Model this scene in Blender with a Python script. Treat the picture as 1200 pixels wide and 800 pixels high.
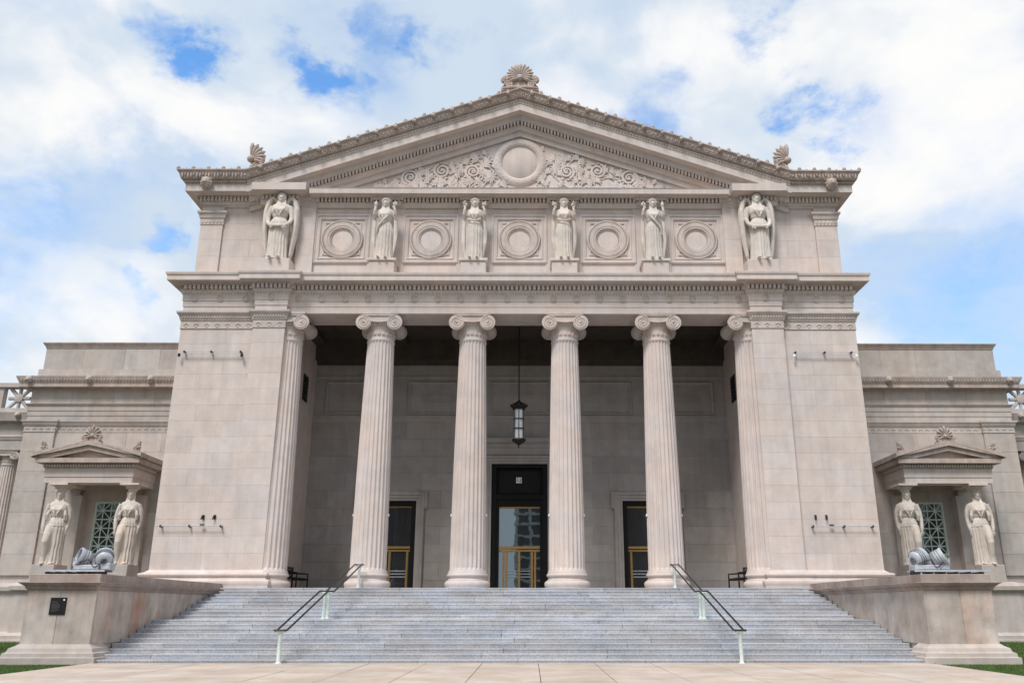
import bpy, bmesh, math, random
from mathutils import Vector, Matrix
random.seed(7)
R = math.radians
for o in list(bpy.data.objects): bpy.data.objects.remove(o)
SC = bpy.context.scene
COL = SC.collection

# ------------------------------------------------------------------ camera
F, PPX, PITCH, YAW, CX, CH = 990.4, 626.9, R(17.523), R(0.27), 0.53, 1.398
cam = bpy.data.cameras.new('camera'); cam_o = bpy.data.objects.new('camera', cam); COL.objects.link(cam_o)
cam.sensor_width = 36; cam.lens = F/1200*36; cam.shift_x = -(PPX-600)/1200
cam.clip_start = .1; cam.clip_end = 3000
cam_o.location = (CX, 0, CH); cam_o.rotation_euler = (math.pi/2+PITCH, 0, -YAW)
SC.camera = cam_o
# ------------------------------------------------------------------ sky
SUN_EL, SUN_AZ = R(55), R(-24)      # azimuth measured from straight behind the camera, negative = from its left
w = bpy.data.worlds.new('World'); SC.world = w; w.use_nodes = True
def build_world():
    nt = w.node_tree; N = nt.nodes; L = nt.links; N.clear()
    def nd(t, **k):
        n = N.new(t)
        for a, b in k.items(): setattr(n, a, b)
        return n
    def m(op, a, b=None, clamp=False):
        n = nd('ShaderNodeMath', operation=op, use_clamp=clamp)
        for i, x in enumerate((a, b)):
            if x is None: continue
            if isinstance(x, (int, float)): n.inputs[i].default_value = x
            else: L.new(x, n.inputs[i])
        return n.outputs[0]
    def ramp(x, a, b, c=0., d=1.):
        n = nd('ShaderNodeMapRange', interpolation_type='SMOOTHSTEP'); L.new(x, n.inputs[0])
        for i, q in enumerate((a, b, c, d)): n.inputs[i+1].default_value = q
        return n.outputs[0]
    tc = nd('ShaderNodeTexCoord')
    sky = nd('ShaderNodeTexSky', sky_type='NISHITA'); sky.sun_disc = False
    sky.sun_elevation = SUN_EL; sky.sun_rotation = math.pi+SUN_AZ*-1
    sky.air_density = 1.0; sky.dust_density = .3; sky.ozone_density = 2.5
    def vmul(v, s):
        n = nd('ShaderNodeVectorMath', operation='MULTIPLY'); L.new(v, n.inputs[0]); n.inputs[1].default_value = s; return n.outputs[0]
    dirv = tc.outputs['Generated']
    nrm = nd('ShaderNodeVectorMath', operation='NORMALIZE'); L.new(dirv, nrm.inputs[0]); dirv = nrm.outputs[0]
    def noise(scale, detail, rough, vec, dist=0.):
        n = nd('ShaderNodeTexNoise'); n.inputs['Scale'].default_value = scale; n.inputs['Detail'].default_value = detail
        n.inputs['Roughness'].default_value = rough; n.inputs['Distortion'].default_value = dist; L.new(vec, n.inputs['Vector']); return n.outputs['Fac']
    n1 = noise(2.6, 9, .58, vmul(dirv, (1, 1, 1.5)), .35)
    n2 = noise(6.5, 8, .62, vmul(dirv, (1, 1, 1.6)), .3)
    dens = m('ADD', m('MULTIPLY', n1, .66), m('MULTIPLY', n2, .34))
    # openings in the cloud deck, given by their direction; a warped lookup keeps their rims ragged
    wn = nd('ShaderNodeTexNoise'); wn.inputs['Scale'].default_value = 7.5; wn.inputs['Detail'].default_value = 6; wn.inputs['Roughness'].default_value = .62; L.new(vmul(dirv, (1, 1, 1.5)), wn.inputs['Vector'])
    ws = nd('ShaderNodeVectorMath', operation='SUBTRACT'); L.new(wn.outputs['Color'], ws.inputs[0]); ws.inputs[1].default_value = (.5, .5, .5)
    wa = nd('ShaderNodeVectorMath', operation='MULTIPLY_ADD'); L.new(ws.outputs[0], wa.inputs[0]); wa.inputs[1].default_value = (.20, .20, .20); L.new(dirv, wa.inputs[2])
    wz = nd('ShaderNodeVectorMath', operation='NORMALIZE'); L.new(wa.outputs[0], wz.inputs[0])
    holes = None
    def ray(u, v):
        x, z = (u-PPX)/F, (400-v)/F
        return Vector((x, math.cos(PITCH)-z*math.sin(PITCH), math.sin(PITCH)+z*math.cos(PITCH))).normalized()
    for u, v, rad, amp in ((222, 36, 2.2, .16), (244, 62, 1.8, .16), (345, 78, 1.8, .12), (385, 112, 2.0, .15), (480, 22, 2.2, .12), (520, 40, 1.8, .10), (455, 100, 2.2, .07),
                           (965, 135, 2.4, .15), (930, 118, 2.0, .10), (775, 128, 2.6, .11), (50, 190, 3.0, .06), (216, 268, 1.2, .12), (905, -8, 2.6, .2), (1190, 300, 4., .05), (1020, 260, 2.4, .03), (155, 350, 1.0, .10)):
        d = nd('ShaderNodeVectorMath', operation='DOT_PRODUCT'); L.new(wz.outputs[0], d.inputs[0]); d.inputs[1].default_value = ray(u, v)
        h = ramp(d.outputs['Value'], math.cos(R(rad*1.45)), 1., 0., amp)
        holes = h if holes is None else m('ADD', holes, h)
    n4 = noise(8.5, 8, .62, vmul(dirv, (1, 1, 1.7)), .25)
    holes = m('MULTIPLY', holes, ramp(n4, .36, .60, 1.35, .25))
    dens = m('SUBTRACT', m('ADD', m('MULTIPLY', dens, .8), .15), holes)
    mask = ramp(dens, .265, .585, .10, 1.)
    # bright tops and soft grey bellies of the clouds
    n3 = noise(3.4, 6, .5, vmul(dirv, (1.3, 1, 2.2)), .3)
    grey = ramp(n3, .36, .66, .72, 1.)
    cc = nd('ShaderNodeMix', data_type='RGBA'); cc.inputs[6].default_value = (4.2, 4.9, 5.7, 1); cc.inputs[7].default_value = (6.6, 6.55, 6.45, 1)
    gsh = ramp(grey, .72, 1.)
    for u, v, rad, amp in ((172, 215, 3.2, .9), (190, 245, 2.4, .6), (60, 300, 4, .35), (1150, 360, 6, .5)):
        d = nd('ShaderNodeVectorMath', operation='DOT_PRODUCT'); L.new(wz.outputs[0], d.inputs[0]); d.inputs[1].default_value = ray(u, v)
        gsh = m('SUBTRACT', gsh, ramp(d.outputs['Value'], math.cos(R(rad*1.5)), 1., 0., amp), True)
    L.new(gsh, cc.inputs[0])
    sk = nd('ShaderNodeMix', data_type='RGBA', blend_type='MULTIPLY'); sk.inputs[0].default_value = 1
    L.new(sky.outputs[0], sk.inputs[6]); sk.inputs[7].default_value = (.72, 1.45, 1.9, 1)
    mx = nd('ShaderNodeMix', data_type='RGBA'); L.new(mask, mx.inputs[0]); L.new(sk.outputs[2], mx.inputs[6]); L.new(cc.outputs[2], mx.inputs[7])
    bg = nd('ShaderNodeBackground'); bg.inputs[1].default_value = .1; L.new(mx.outputs[2], bg.inputs[0])
    out = nd('ShaderNodeOutputWorld'); L.new(bg.outputs[0], out.inputs[0])
build_world()
# ------------------------------------------------------------------ sun behind thin cloud
sl = bpy.data.lights.new('sun', 'SUN'); sl.energy = 2.1; sl.angle = R(17); sl.color = (1, .97, .93)
so = bpy.data.objects.new('sun', sl); COL.objects.link(so)
sd = Vector((math.sin(SUN_AZ)*math.cos(SUN_EL), -math.cos(SUN_AZ)*math.cos(SUN_EL), math.sin(SUN_EL)))
so.rotation_euler = sd.to_track_quat('Z', 'Y').to_euler(); so.location = (-20, -30, 60)
SC.view_settings.view_transform = 'Standard'; SC.view_settings.look = 'None'; SC.view_settings.gamma = 1
SC.view_settings.use_curve_mapping = False; SC.view_settings.exposure = 0.6
SC.render.engine = 'CYCLES'; SC.cycles.max_bounces = 8; SC.cycles.diffuse_bounces = 5

# ------------------------------------------------------------------ pixel helpers (a direction; the plane Y gives the distance)
def unp(u, v, Y):
    x, z = (u-PPX)/F, (400-v)/F
    dx, dy, dz = x, math.cos(PITCH)-z*math.sin(PITCH), math.sin(PITCH)+z*math.cos(PITCH)
    X, Yd = dx*math.cos(YAW)+dy*math.sin(YAW), -dx*math.sin(YAW)+dy*math.cos(YAW)
    t = Y/Yd
    return CX+X*t, CH+dz*t
def PZ(v, Y): return unp(607, v, Y)[1]
def PX(ul, ur, v, Y): return (unp(ur, v, Y)[0]-unp(ul, v, Y)[0])/2

# ------------------------------------------------------------------ materials
def mat_new(name):
    m = bpy.data.materials.new(name); m.use_nodes = True; nt = m.node_tree
    return m, nt.nodes, nt.links, nt.nodes['Principled BSDF']
def stone(name, c, dark=.72, blot=1.6, rough=.85, stain=None, stain_amt=0., tint=.10, bump=.25, streak=.5, speck=0., warm=.04, speck_scale=90, by_block=False):
    m, N, L, P = mat_new(name)
    g = N.new('ShaderNodeNewGeometry'); oi = N.new('ShaderNodeObjectInfo')
    def noise(scale, vscale, detail=6, rough_=.6):
        mp = N.new('ShaderNodeVectorMath'); mp.operation = 'MULTIPLY'; mp.inputs[1].default_value = vscale; L.new(g.outputs['Position'], mp.inputs[0])
        n = N.new('ShaderNodeTexNoise'); n.inputs['Scale'].default_value = scale; n.inputs['Detail'].default_value = detail; n.inputs['Roughness'].default_value = rough_
        L.new(mp.outputs[0], n.inputs['Vector']); return n.outputs['Fac']
    def mr(x, a, b, c_, d):
        n = N.new('ShaderNodeMapRange'); L.new(x, n.inputs[0])
        for i, q in enumerate((a, b, c_, d)): n.inputs[i+1].default_value = q
        return n.outputs[0]
    def mul(a, b):
        n = N.new('ShaderNodeMath'); n.operation = 'MULTIPLY'
        for i, x in enumerate((a, b)):
            if isinstance(x, (int, float)): n.inputs[i].default_value = x
            else: L.new(x, n.inputs[i])
        return n.outputs[0]
    val = mr(noise(blot, (1, 1, 1)), .3, .62, dark, 1.06)
    val = mul(val, mr(noise(2.2, (1.6, 1.6, .12), 4), .35, .65, 1-.24*streak, 1.03))
    val = mul(val, mr(noise(38, (1, 1, 1), 3, .7), .3, .7, .93, 1.05))
    val = mul(val, mr(oi.outputs['Random'], 0, 1, 1-tint, 1+tint*.7))
    if speck: val = mul(val, mr(noise(speck_scale, (1, 1, 1), 3, .8), .32, .68, 1-speck, 1+speck))
    base = N.new('ShaderNodeMix'); base.data_type = 'RGBA'
    base.inputs[6].default_value = (*c, 1); base.inputs[7].default_value = (c[0]*(1+warm), c[1]*(1-warm*.5), c[2]*(1-warm*2), 1)
    L.new(mr(noise(.55, (1, 1, 1), 3), .35, .65, 0, 1), base.inputs[0])
    src = base.outputs[2]
    if stain:
        s = N.new('ShaderNodeMix'); s.data_type = 'RGBA'; L.new(src, s.inputs[6]); s.inputs[7].default_value = (*stain, 1)
        sf = mr(noise(.9, (1, 1, .45), 5), .42, .68, 0, stain_amt)
        if by_block: sf = mul(sf, mr(oi.outputs['Random'], .25, .9, .1, 1.))
        L.new(sf, s.inputs[0]); src = s.outputs[2]
    mx = N.new('ShaderNodeMix'); mx.data_type = 'RGBA'; mx.blend_type = 'MULTIPLY'; mx.inputs[0].default_value = 1
    L.new(src, mx.inputs[6]); L.new(val, mx.inputs[7]); L.new(mx.outputs[2], P.inputs['Base Color'])
    P.inputs['Roughness'].default_value = rough; P.inputs['Specular IOR Level'].default_value = .3
    b = N.new('ShaderNodeBump'); b.inputs['Strength'].default_value = bump; b.inputs['Distance'].default_value = .03
    L.new(noise(22, (1, 1, 1), 5, .7), b.inputs['Height']); L.new(b.outputs[0], P.inputs['Normal'])
    return m
def plain(name, c, rough=.5, metal=0., spec=.5, noise_amt=.12, scale=12):
    m, N, L, P = mat_new(name)
    t = N.new('ShaderNodeNewGeometry'); n = N.new('ShaderNodeTexNoise'); n.inputs['Scale'].default_value = scale; n.inputs['Detail'].default_value = 4
    L.new(t.outputs['Position'], n.inputs['Vector'])
    r = N.new('ShaderNodeMapRange'); L.new(n.outputs['Fac'], r.inputs[0]); r.inputs[1].default_value = .3; r.inputs[2].default_value = .7
    r.inputs[3].default_value = 1-noise_amt; r.inputs[4].default_value = 1+noise_amt
    mx = N.new('ShaderNodeMix'); mx.data_type = 'RGBA'; mx.blend_type = 'MULTIPLY'; mx.inputs[0].default_value = 1; mx.inputs[6].default_value = (*c, 1)
    L.new(r.outputs[0], mx.inputs[7]); L.new(mx.outputs[2], P.inputs['Base Color'])
    P.inputs['Roughness'].default_value = rough; P.inputs['Metallic'].default_value = metal; P.inputs['Specular IOR Level'].default_value = spec
    return m
def glassy(name, tint, fac, rough=.01):
    m, N, L, P = mat_new(name)
    P.inputs['Base Color'].default_value = (.008, .009, .01, 1); P.inputs['Roughness'].default_value = .3
    gl = N.new('ShaderNodeBsdfGlossy'); gl.inputs['Color'].default_value = (*tint, 1); gl.inputs['Roughness'].default_value = rough
    mx = N.new('ShaderNodeMixShader'); mx.inputs[0].default_value = fac
    n = N.new('ShaderNodeTexNoise'); n.inputs['Scale'].default_value = 1.3; b = N.new('ShaderNodeBump'); b.inputs['Strength'].default_value = .05; b.inputs['Distance'].default_value = .02
    g = N.new('ShaderNodeNewGeometry'); L.new(g.outputs['Position'], n.inputs['Vector']); L.new(n.outputs['Fac'], b.inputs['Height']); L.new(b.outputs[0], gl.inputs['Normal'])
    L.new(P.outputs[0], mx.inputs[1]); L.new(gl.outputs[0], mx.inputs[2])
    L.new(mx.outputs[0], N['Material Output'].inputs['Surface'])
    return m
M = dict(
    lime=stone('limestone', (.59, .525, .50), dark=.915, tint=.05, streak=.28),
    trim=stone('limestone_trim', (.54, .475, .445), dark=.84, tint=.04, streak=.4, blot=2.2),
    weath=stone('weathered_limestone', (.49, .415, .38), dark=.80, tint=.05, streak=.6, blot=2.6, bump=.4),
    wing=stone('wing_limestone', (.49, .445, .42), dark=.85, tint=.13, streak=.35),
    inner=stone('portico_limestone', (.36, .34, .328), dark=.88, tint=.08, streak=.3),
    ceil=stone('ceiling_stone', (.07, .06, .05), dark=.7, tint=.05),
    statue=stone('statue_marble', (.64, .585, .54), dark=.86, tint=.03, streak=.5, blot=3, bump=.12),
    ped=stone('pedestal_limestone', (.54, .49, .455), dark=.72, tint=.2, streak=.6, stain=(.40, .235, .16), stain_amt=1., by_block=True),
    pedtrim=stone('pedestal_coping', (.42, .36, .335), dark=.72, tint=.07, streak=.6, stain=(.29, .19, .15), stain_amt=.5),
    granite=stone('step_granite', (.41, .43, .475), dark=.78, tint=.15, streak=.1, speck=.3, speck_scale=24, blot=.9, stain=(.35, .31, .28), stain_amt=.4, rough=.7),
    pave=stone('paving', (.465, .385, .325), dark=.84, tint=.05, streak=.0, blot=.7, speck=.08, stain=(.55, .50, .46), stain_amt=.7),
    joint=stone('mortar', (.16, .12, .09), dark=.7, tint=0, streak=0),
    soil=stone('soil', (.05, .06, .02), dark=.6, tint=0, streak=0),
    black=plain('black_iron', (.012, .012, .013), .45),
    dark=plain('dark_bronze', (.007, .0065, .006), .55, spec=.2),
    grille=plain('dark_grille', (.018, .017, .016), .5),
    gold=plain('brass', (.55, .34, .13), .32, .85),
    pale=plain('pale_green_paint', (.60, .68, .62), .5),
    verd=plain('verdigris_paint', (.60, .72, .66), .6),
    white=plain('milk_glass', (.80, .82, .84), .25),
    grey=plain('grey_metal', (.46, .48, .52), .45, .1, noise_amt=.15, scale=9),
    plaque=plain('plaque_bronze', (.012, .010, .012), .6, spec=.25), text=plain('plaque_letters', (.16, .15, .14), .5),
    sign=plain('white_sign', (.82, .82, .80), .4),
    glass=glassy('door_glass', (.42, .56, .66), .32), wglass=glassy('window_glass', (.3, .42, .42), .10),
    concrete=plain('tower_concrete', (.8, .72, .6), .8), tglass=plain('tower_glass', (.05, .06, .07), .2),
    dkgrey=plain('dull_grey_metal', (.16, .17, .19), .5), lens=glassy('lamp_lens', (.6, .65, .7), .25),
    rust=plain('rusty_orange_paint', (.75, .2, .08), .7),
)
M_REFL_BLOCK = plain('reflection_block_dark', (.10, .07, .06), .8)  # only for the added block that darkens the door reflection
def grass_mat():
    m, N, L, P = mat_new('grass_blades')
    g = N.new('ShaderNodeNewGeometry'); n = N.new('ShaderNodeTexNoise'); n.inputs['Scale'].default_value = 3; n.inputs['Detail'].default_value = 5; L.new(g.outputs['Position'], n.inputs['Vector'])
    cr = N.new('ShaderNodeValToRGB'); cr.color_ramp.elements[0].position = .35; cr.color_ramp.elements[0].color = (.045, .11, .014, 1)
    cr.color_ramp.elements[1].position = .68; cr.color_ramp.elements[1].color = (.11, .16, .03, 1)
    L.new(n.outputs['Fac'], cr.inputs[0]); L.new(cr.outputs[0], P.inputs['Base Color']); P.inputs['Roughness'].default_value = .6
    return m
M['grass'] = grass_mat()

# ------------------------------------------------------------------ mesh building
class MB:
    def __init__(s): s.v = []; s.f = []
    def add(s, vs, fs):
        b = len(s.v); s.v += [tuple(p) for p in vs]; s.f += [tuple(b+i for i in f) for f in fs]; return s
    def box(s, x0, x1, y0, y1, z0, z1):
        x0, x1 = min(x0, x1), max(x0, x1)
        return s.add([(x, y, z) for z in (z0, z1) for y in (y0, y1) for x in (x0, x1)],
                     [(0, 2, 3, 1), (4, 5, 7, 6), (0, 1, 5, 4), (2, 6, 7, 3), (0, 4, 6, 2), (1, 3, 7, 5)])
    def cbox(s, x0, x1, y0, y1, z0, z1, c=.012):      # front (-Y) face with chamfered rim
        x0, x1 = min(x0, x1), max(x0, x1)
        r = lambda y, d: [(x0+d, y, z0+d), (x1-d, y, z0+d), (x1-d, y, z1-d), (x0+d, y, z1-d)]
        return s.add(r(y0, c)+r(y0+c, 0)+r(y1, 0), [(0, 1, 2, 3)]+[(i+a, i+b, i+b-4, i+a-4) for i in (4, 8) for a, b in ((0, 1), (1, 2), (2, 3), (3, 0))]+[(11, 10, 9, 8)])
    def cube6(s, x0, x1, y0, y1, z0, z1, c=.012, nose=0):     # chamfer on the top front edge only (steps, slabs)
        pr = ([(y0, z0)] if not nose else [(y0+nose, z0), (y0+nose, z1-.042), (y0, z1-.036)])+[(y0, z1-c), (y0+c, z1), (y1, z1), (y1, z0)]; n = len(pr)
        return s.add([(x0, y, z) for y, z in pr]+[(x1, y, z) for y, z in pr], [tuple(range(n))[::-1], tuple(range(n, 2*n))]+[(i, i+n, (i+1) % n+n, (i+1) % n)[::-1] for i in range(n)])
    def loft(s, rings, cap=True, closed=True):
        n = len(rings[0]); b = len(s.v)
        for r in rings: s.v += [tuple(p) for p in r]
        for i in range(len(rings)-1):
            for j in range(n if closed else n-1):
                k = (j+1) % n
                s.f.append((b+i*n+j, b+i*n+k, b+(i+1)*n+k, b+(i+1)*n+j))
        if cap and closed:
            s.f.append(tuple(b+j for j in range(n))[::-1]); s.f.append(tuple(b+(len(rings)-1)*n+j for j in range(n)))
        return s
    def lathe(s, prof, n=32, c=(0, 0, 0), axis='z', cap=True):
        rings = []
        for r, h in prof:
            ring = []
            for j in range(n):
                a = 2*math.pi*j/n; x, y = r*math.cos(a), r*math.sin(a)
                ring.append((c[0]+x, c[1]+y, c[2]+h) if axis == 'z' else (c[0]+x, c[1]-h, c[2]+y) if axis == 'y' else (c[0]+h, c[1]+x, c[2]+y))
            rings.append(ring)
        return s.loft(rings, cap)
    def tube(s, pts, rad, n=8, flat=None, cap=True):
        pts = [Vector(p) for p in pts]; rings = []
        for i, p in enumerate(pts):
            t = (pts[min(i+1, len(pts)-1)]-pts[max(i-1, 0)]).normalized()
            ref = Vector((0, 1, 0)) if abs(t.y) < .9 else Vector((1, 0, 0))
            a = t.cross(ref).normalized(); b = t.cross(a)
            r = rad[i] if isinstance(rad, (list, tuple)) else rad
            fb = flat if flat else 1.
            rings.append([p+a*r*math.cos(2*math.pi*j/n)+b*r*fb*math.sin(2*math.pi*j/n) for j in range(n)])
        return s.loft(rings, cap)
    def ball(s, c, r, n=12, m_=8):
        rx, ry, rz = r if isinstance(r, tuple) else (r, r, r)
        rings = [[(c[0]+rx*math.sin(math.pi*(i+.02)/(m_+.04))*math.cos(2*math.pi*j/n), c[1]+ry*math.sin(math.pi*(i+.02)/(m_+.04))*math.sin(2*math.pi*j/n),
                   c[2]-rz*math.cos(math.pi*(i+.02)/(m_+.04))) for j in range(n)] for i in range(m_+1)]
        return s.loft(rings)
    def prism(s, poly, y0, y1, mapf=None):            # poly in (x, z)
        mapf = mapf or (lambda x, y, z: (x, y, z)); n = len(poly)
        return s.add([mapf(x, y0, z) for x, z in poly]+[mapf(x, y1, z) for x, z in poly],
                     [tuple(range(n)), tuple(range(2*n-1, n-1, -1))]+[(i, i+n, (i+1) % n+n, (i+1) % n) for i in range(n)])
    def sweep(s, prof, path, mapf=None, closed=False):   # prof (out, height); out is to the right of the path direction
        mapf = mapf or (lambda a, b, h: (a, b, h)); n = len(path); P_ = [Vector(p) for p in path]; rings = []
        for i in range(n):
            d0 = (P_[i]-P_[i-1]).normalized() if (i > 0 or closed) else None
            d1 = (P_[(i+1) % n]-P_[i]).normalized() if (i < n-1 or closed) else None
            n0 = Vector((d0.y, -d0.x)) if d0 else None; n1 = Vector((d1.y, -d1.x)) if d1 else None
            if n0 is None: mt = n1
            elif n1 is None: mt = n0
            else: mt = (n0+n1)/max(.2, 1+n0.dot(n1))
            rings.append([mapf(P_[i].x+mt.x*o, P_[i].y+mt.y*o, h) for o, h in prof])
        if closed: rings.append(rings[0])
        b = len(s.v); k = len(prof)
        for r in rings: s.v += r
        for i in range(len(rings)-1):
            for j in range(k-1): s.f.append((b+i*k+j, b+i*k+j+1, b+(i+1)*k+j+1, b+(i+1)*k+j))
        if not closed: s.f.append(tuple(b+j for j in range(k))); s.f.append(tuple(b+(len(rings)-1)*k+j for j in range(k))[::-1])
        return s
    def mirror(s):
        s.v = [(-x, y, z) for x, y, z in s.v]; s.f = [f[::-1] for f in s.f]; return s
    def mesh(s, name, m, smooth=None):
        me = bpy.data.meshes.new(name); me.from_pydata(s.v, [], s.f)
        bm = bmesh.new(); bm.from_mesh(me); bmesh.ops.recalc_face_normals(bm, faces=bm.faces); bm.to_mesh(me); bm.free()
        me.materials.append(M[m] if isinstance(m, str) else m)
        if smooth is not None:
            me.shade_smooth(); me.set_sharp_from_angle(angle=R(smooth))
        return me
    def build(s, name, m, parent=None, smooth=None, kind=None, loc=None, label=None):
        o = bpy.data.objects.new(name, s.mesh(name, m, smooth)); COL.objects.link(o)
        return fin(o, parent, kind, loc, label)
def fin(o, parent=None, kind=None, loc=None, label=None):
    if loc is not None: o.location = loc
    if parent is not None:
        o.parent = parent; o.matrix_parent_inverse = world_of(parent).inverted()
    if kind: o['kind'] = kind
    if label: o['label'] = label
    return o
def world_of(o):
    m = Matrix.LocRotScale(o.location, o.rotation_euler, o.scale)
    return (world_of(o.parent) @ o.matrix_parent_inverse @ m) if o.parent else m
def put(me, name, parent=None, loc=(0, 0, 0), rot=(0, 0, 0), sc=(1, 1, 1), label=None, kind=None):   # an object on shared mesh data
    o = bpy.data.objects.new(name, me); COL.objects.link(o); o.location = loc; o.rotation_euler = rot; o.scale = sc
    if parent is not None: o.parent = parent; o.matrix_parent_inverse = world_of(parent).inverted()
    if label: o['label'] = label
    if kind: o['kind'] = kind
    return o
def thing(name, label, cat, loc=(0, 0, 0), group=None):
    o = bpy.data.objects.new(name, None); COL.objects.link(o); o.location = loc; o.empty_display_size = .2
    return tag(o, label, cat, group)
def tag(o, label, cat, group=None):
    o['label'] = label; o['category'] = cat
    if group: o['group'] = group
    return o
def copy_tree(o, loc, label=None, parent=None):
    c = o.copy(); COL.objects.link(c)
    if parent is None: c.location = loc
    else: c.parent = parent
    if label: c['label'] = label
    for ch in [x for x in bpy.data.objects if x.parent is o]: copy_tree(ch, None, None, c)
    return c

# ------------------------------------------------------------------ main dimensions
RISE, TREAD, Y0, LAND = .119, .4862, 23.626, 1.14
NST = 18
FLOOR = RISE*NST
def step_y(i): return Y0+TREAD*(i-1)+(LAND if i > 9 else 0)      # front edge of step i (1..18)
YP, YPO, YE, YA, YC, YB, YW = 33.75, 33.95, 33.98, 34.3, 34.5, 39.4, 41.6
BAY = 3.925
XPO = (PX(171.7, 1035.8, 668.3, YPO)+PX(212.5, 1002.2, 386, YPO))/2
XPM = (PX(265, 943.3, 668.3, YP)+PX(295.8, 918.3, 386, YP))/2
XPI = (PX(305.8, 900.8, 668.3, YP)+PX(333, 882, 385, YP))/2
XAO = (PX(229.7, 986.5, 313.5, YA)+PX(235, 982, 264, YA))/2
XST = 11.155
XPD = 13.04

# ================================================================== SETTING
MB().add([(-400, -400, 0), (400, -400, 0), (400, 600, 0), (-400, 600, 0)], [(0, 1, 2, 3)]).build('ground', 'soil', kind='structure')
# paved forecourt of large slabs
fc = MB().box(-10.95, 10.95, -8, Y0-.01, -.1, .012).build('forecourt', 'joint', kind='structure')
slabs = {}
for ix in range(15):
    for iy in range(5):
        x0 = -10.95+ix*1.46; y1 = Y0-.012-iy*2.9
        if ('a', iy) not in slabs: slabs[('a', iy)] = MB().cube6(0, 1.442, 0, 2.882, 0, .045, .006).mesh('paving_slab', 'pave')
        put(slabs[('a', iy)], 'paving_slab', fc, (x0+.009, y1-2.891, random.uniform(-.003, .001)))
# stairs: every riser is a row of long granite blocks
stairs = MB().add([(-XST+.05, Y0+.15, -.1), (XST-.05, Y0+.15, -.1), (XST-.05, 33.2, -.1), (-XST+.05, 33.2, -.1),
                   (-XST+.05, Y0+.15, 0), (XST-.05, Y0+.15, 0), (XST-.05, 33.2, FLOOR-.2), (-XST+.05, 33.2, FLOOR-.2)],
                  [(0, 1, 2, 3), (4, 5, 6, 7), (0, 4, 7, 3), (1, 5, 6, 2), (0, 1, 5, 4), (3, 2, 6, 7)]).build('stairs', 'granite', kind='structure')
for i in range(1, NST+1):
    y = step_y(i); y1 = step_y(i+1) if i < NST else 33.9
    cuts = [-XST]; x = -XST+random.uniform(1.2, 3.4)
    while x < XST-1: cuts.append(x); x += random.uniform(2.6, 4.2)
    cuts.append(XST)
    for a, b in zip(cuts, cuts[1:]):
        dy = random.uniform(-.003, .003); dz = random.uniform(-.002, .002)
        MB().cube6(a+.006, b-.006, y+dy, y1+.06, RISE*(i-1)+.002, RISE*i+dz, .008, .010).build('step_block', 'granite', stairs)
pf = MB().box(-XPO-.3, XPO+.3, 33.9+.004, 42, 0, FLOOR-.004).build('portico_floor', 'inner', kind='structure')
# lawn
def lawn():
    mb = MB(); rnd = random.Random(3)
    def patch(x0, x1, y0, y1, n, h):
        for _ in range(n):
            x, y = rnd.uniform(x0, x1), rnd.uniform(y0, y1)
            if 11.0 < abs(x) < 13.6 and y > 23.05: continue
            if abs(x) < XPO+.8 and y > 33: continue
            a = rnd.uniform(0, 6.283); wd = rnd.uniform(.007, .014); hh = h*rnd.uniform(.5, 1.2)
            lx, ly = rnd.uniform(-.04, .04), rnd.uniform(-.04, .04); c, s_ = math.cos(a)*wd, math.sin(a)*wd
            mb.add([(x-c, y-s_, 0), (x+c, y+s_, 0), (x+lx, y+ly, hh)], [(0, 1, 2)])
    for sx in (-1, 1):
        patch(min(sx*10.98, sx*14), max(sx*10.98, sx*14), 16.5, 24, 60000, .055)
        patch(min(sx*12.9, sx*26), max(sx*12.9, sx*26), 24, 41.3, 60000, .07)
    return mb
lawn().build('lawn_grass', 'grass', kind='stuff')['label'] = 'short green lawn beside the stair pedestals'

# ================================================================== MUSEUM
MU = thing('museum_building', 'grey limestone neoclassical museum with columned portico, sculpted pediment and low side wings', 'museum', (0, YP, 0))

# ---- levels read off the facade
zPb0, zPb1 = FLOOR, PZ(668.5, YP)                 # pier base
zNk0 = PZ(385.8, YPO)                             # bottom of capital band
zCp1 = PZ(365, YPO-.15)
zAr0 = PZ(367.3, YE)                              # architrave soffit
zAr1 = PZ(347.5, YE)
zDn0, zDn1 = PZ(341, YE-.08), PZ(335, YE-.2)
zCo0, zCo1 = PZ(328.3, YE-.55), PZ(319.5, YE-.62)

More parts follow.
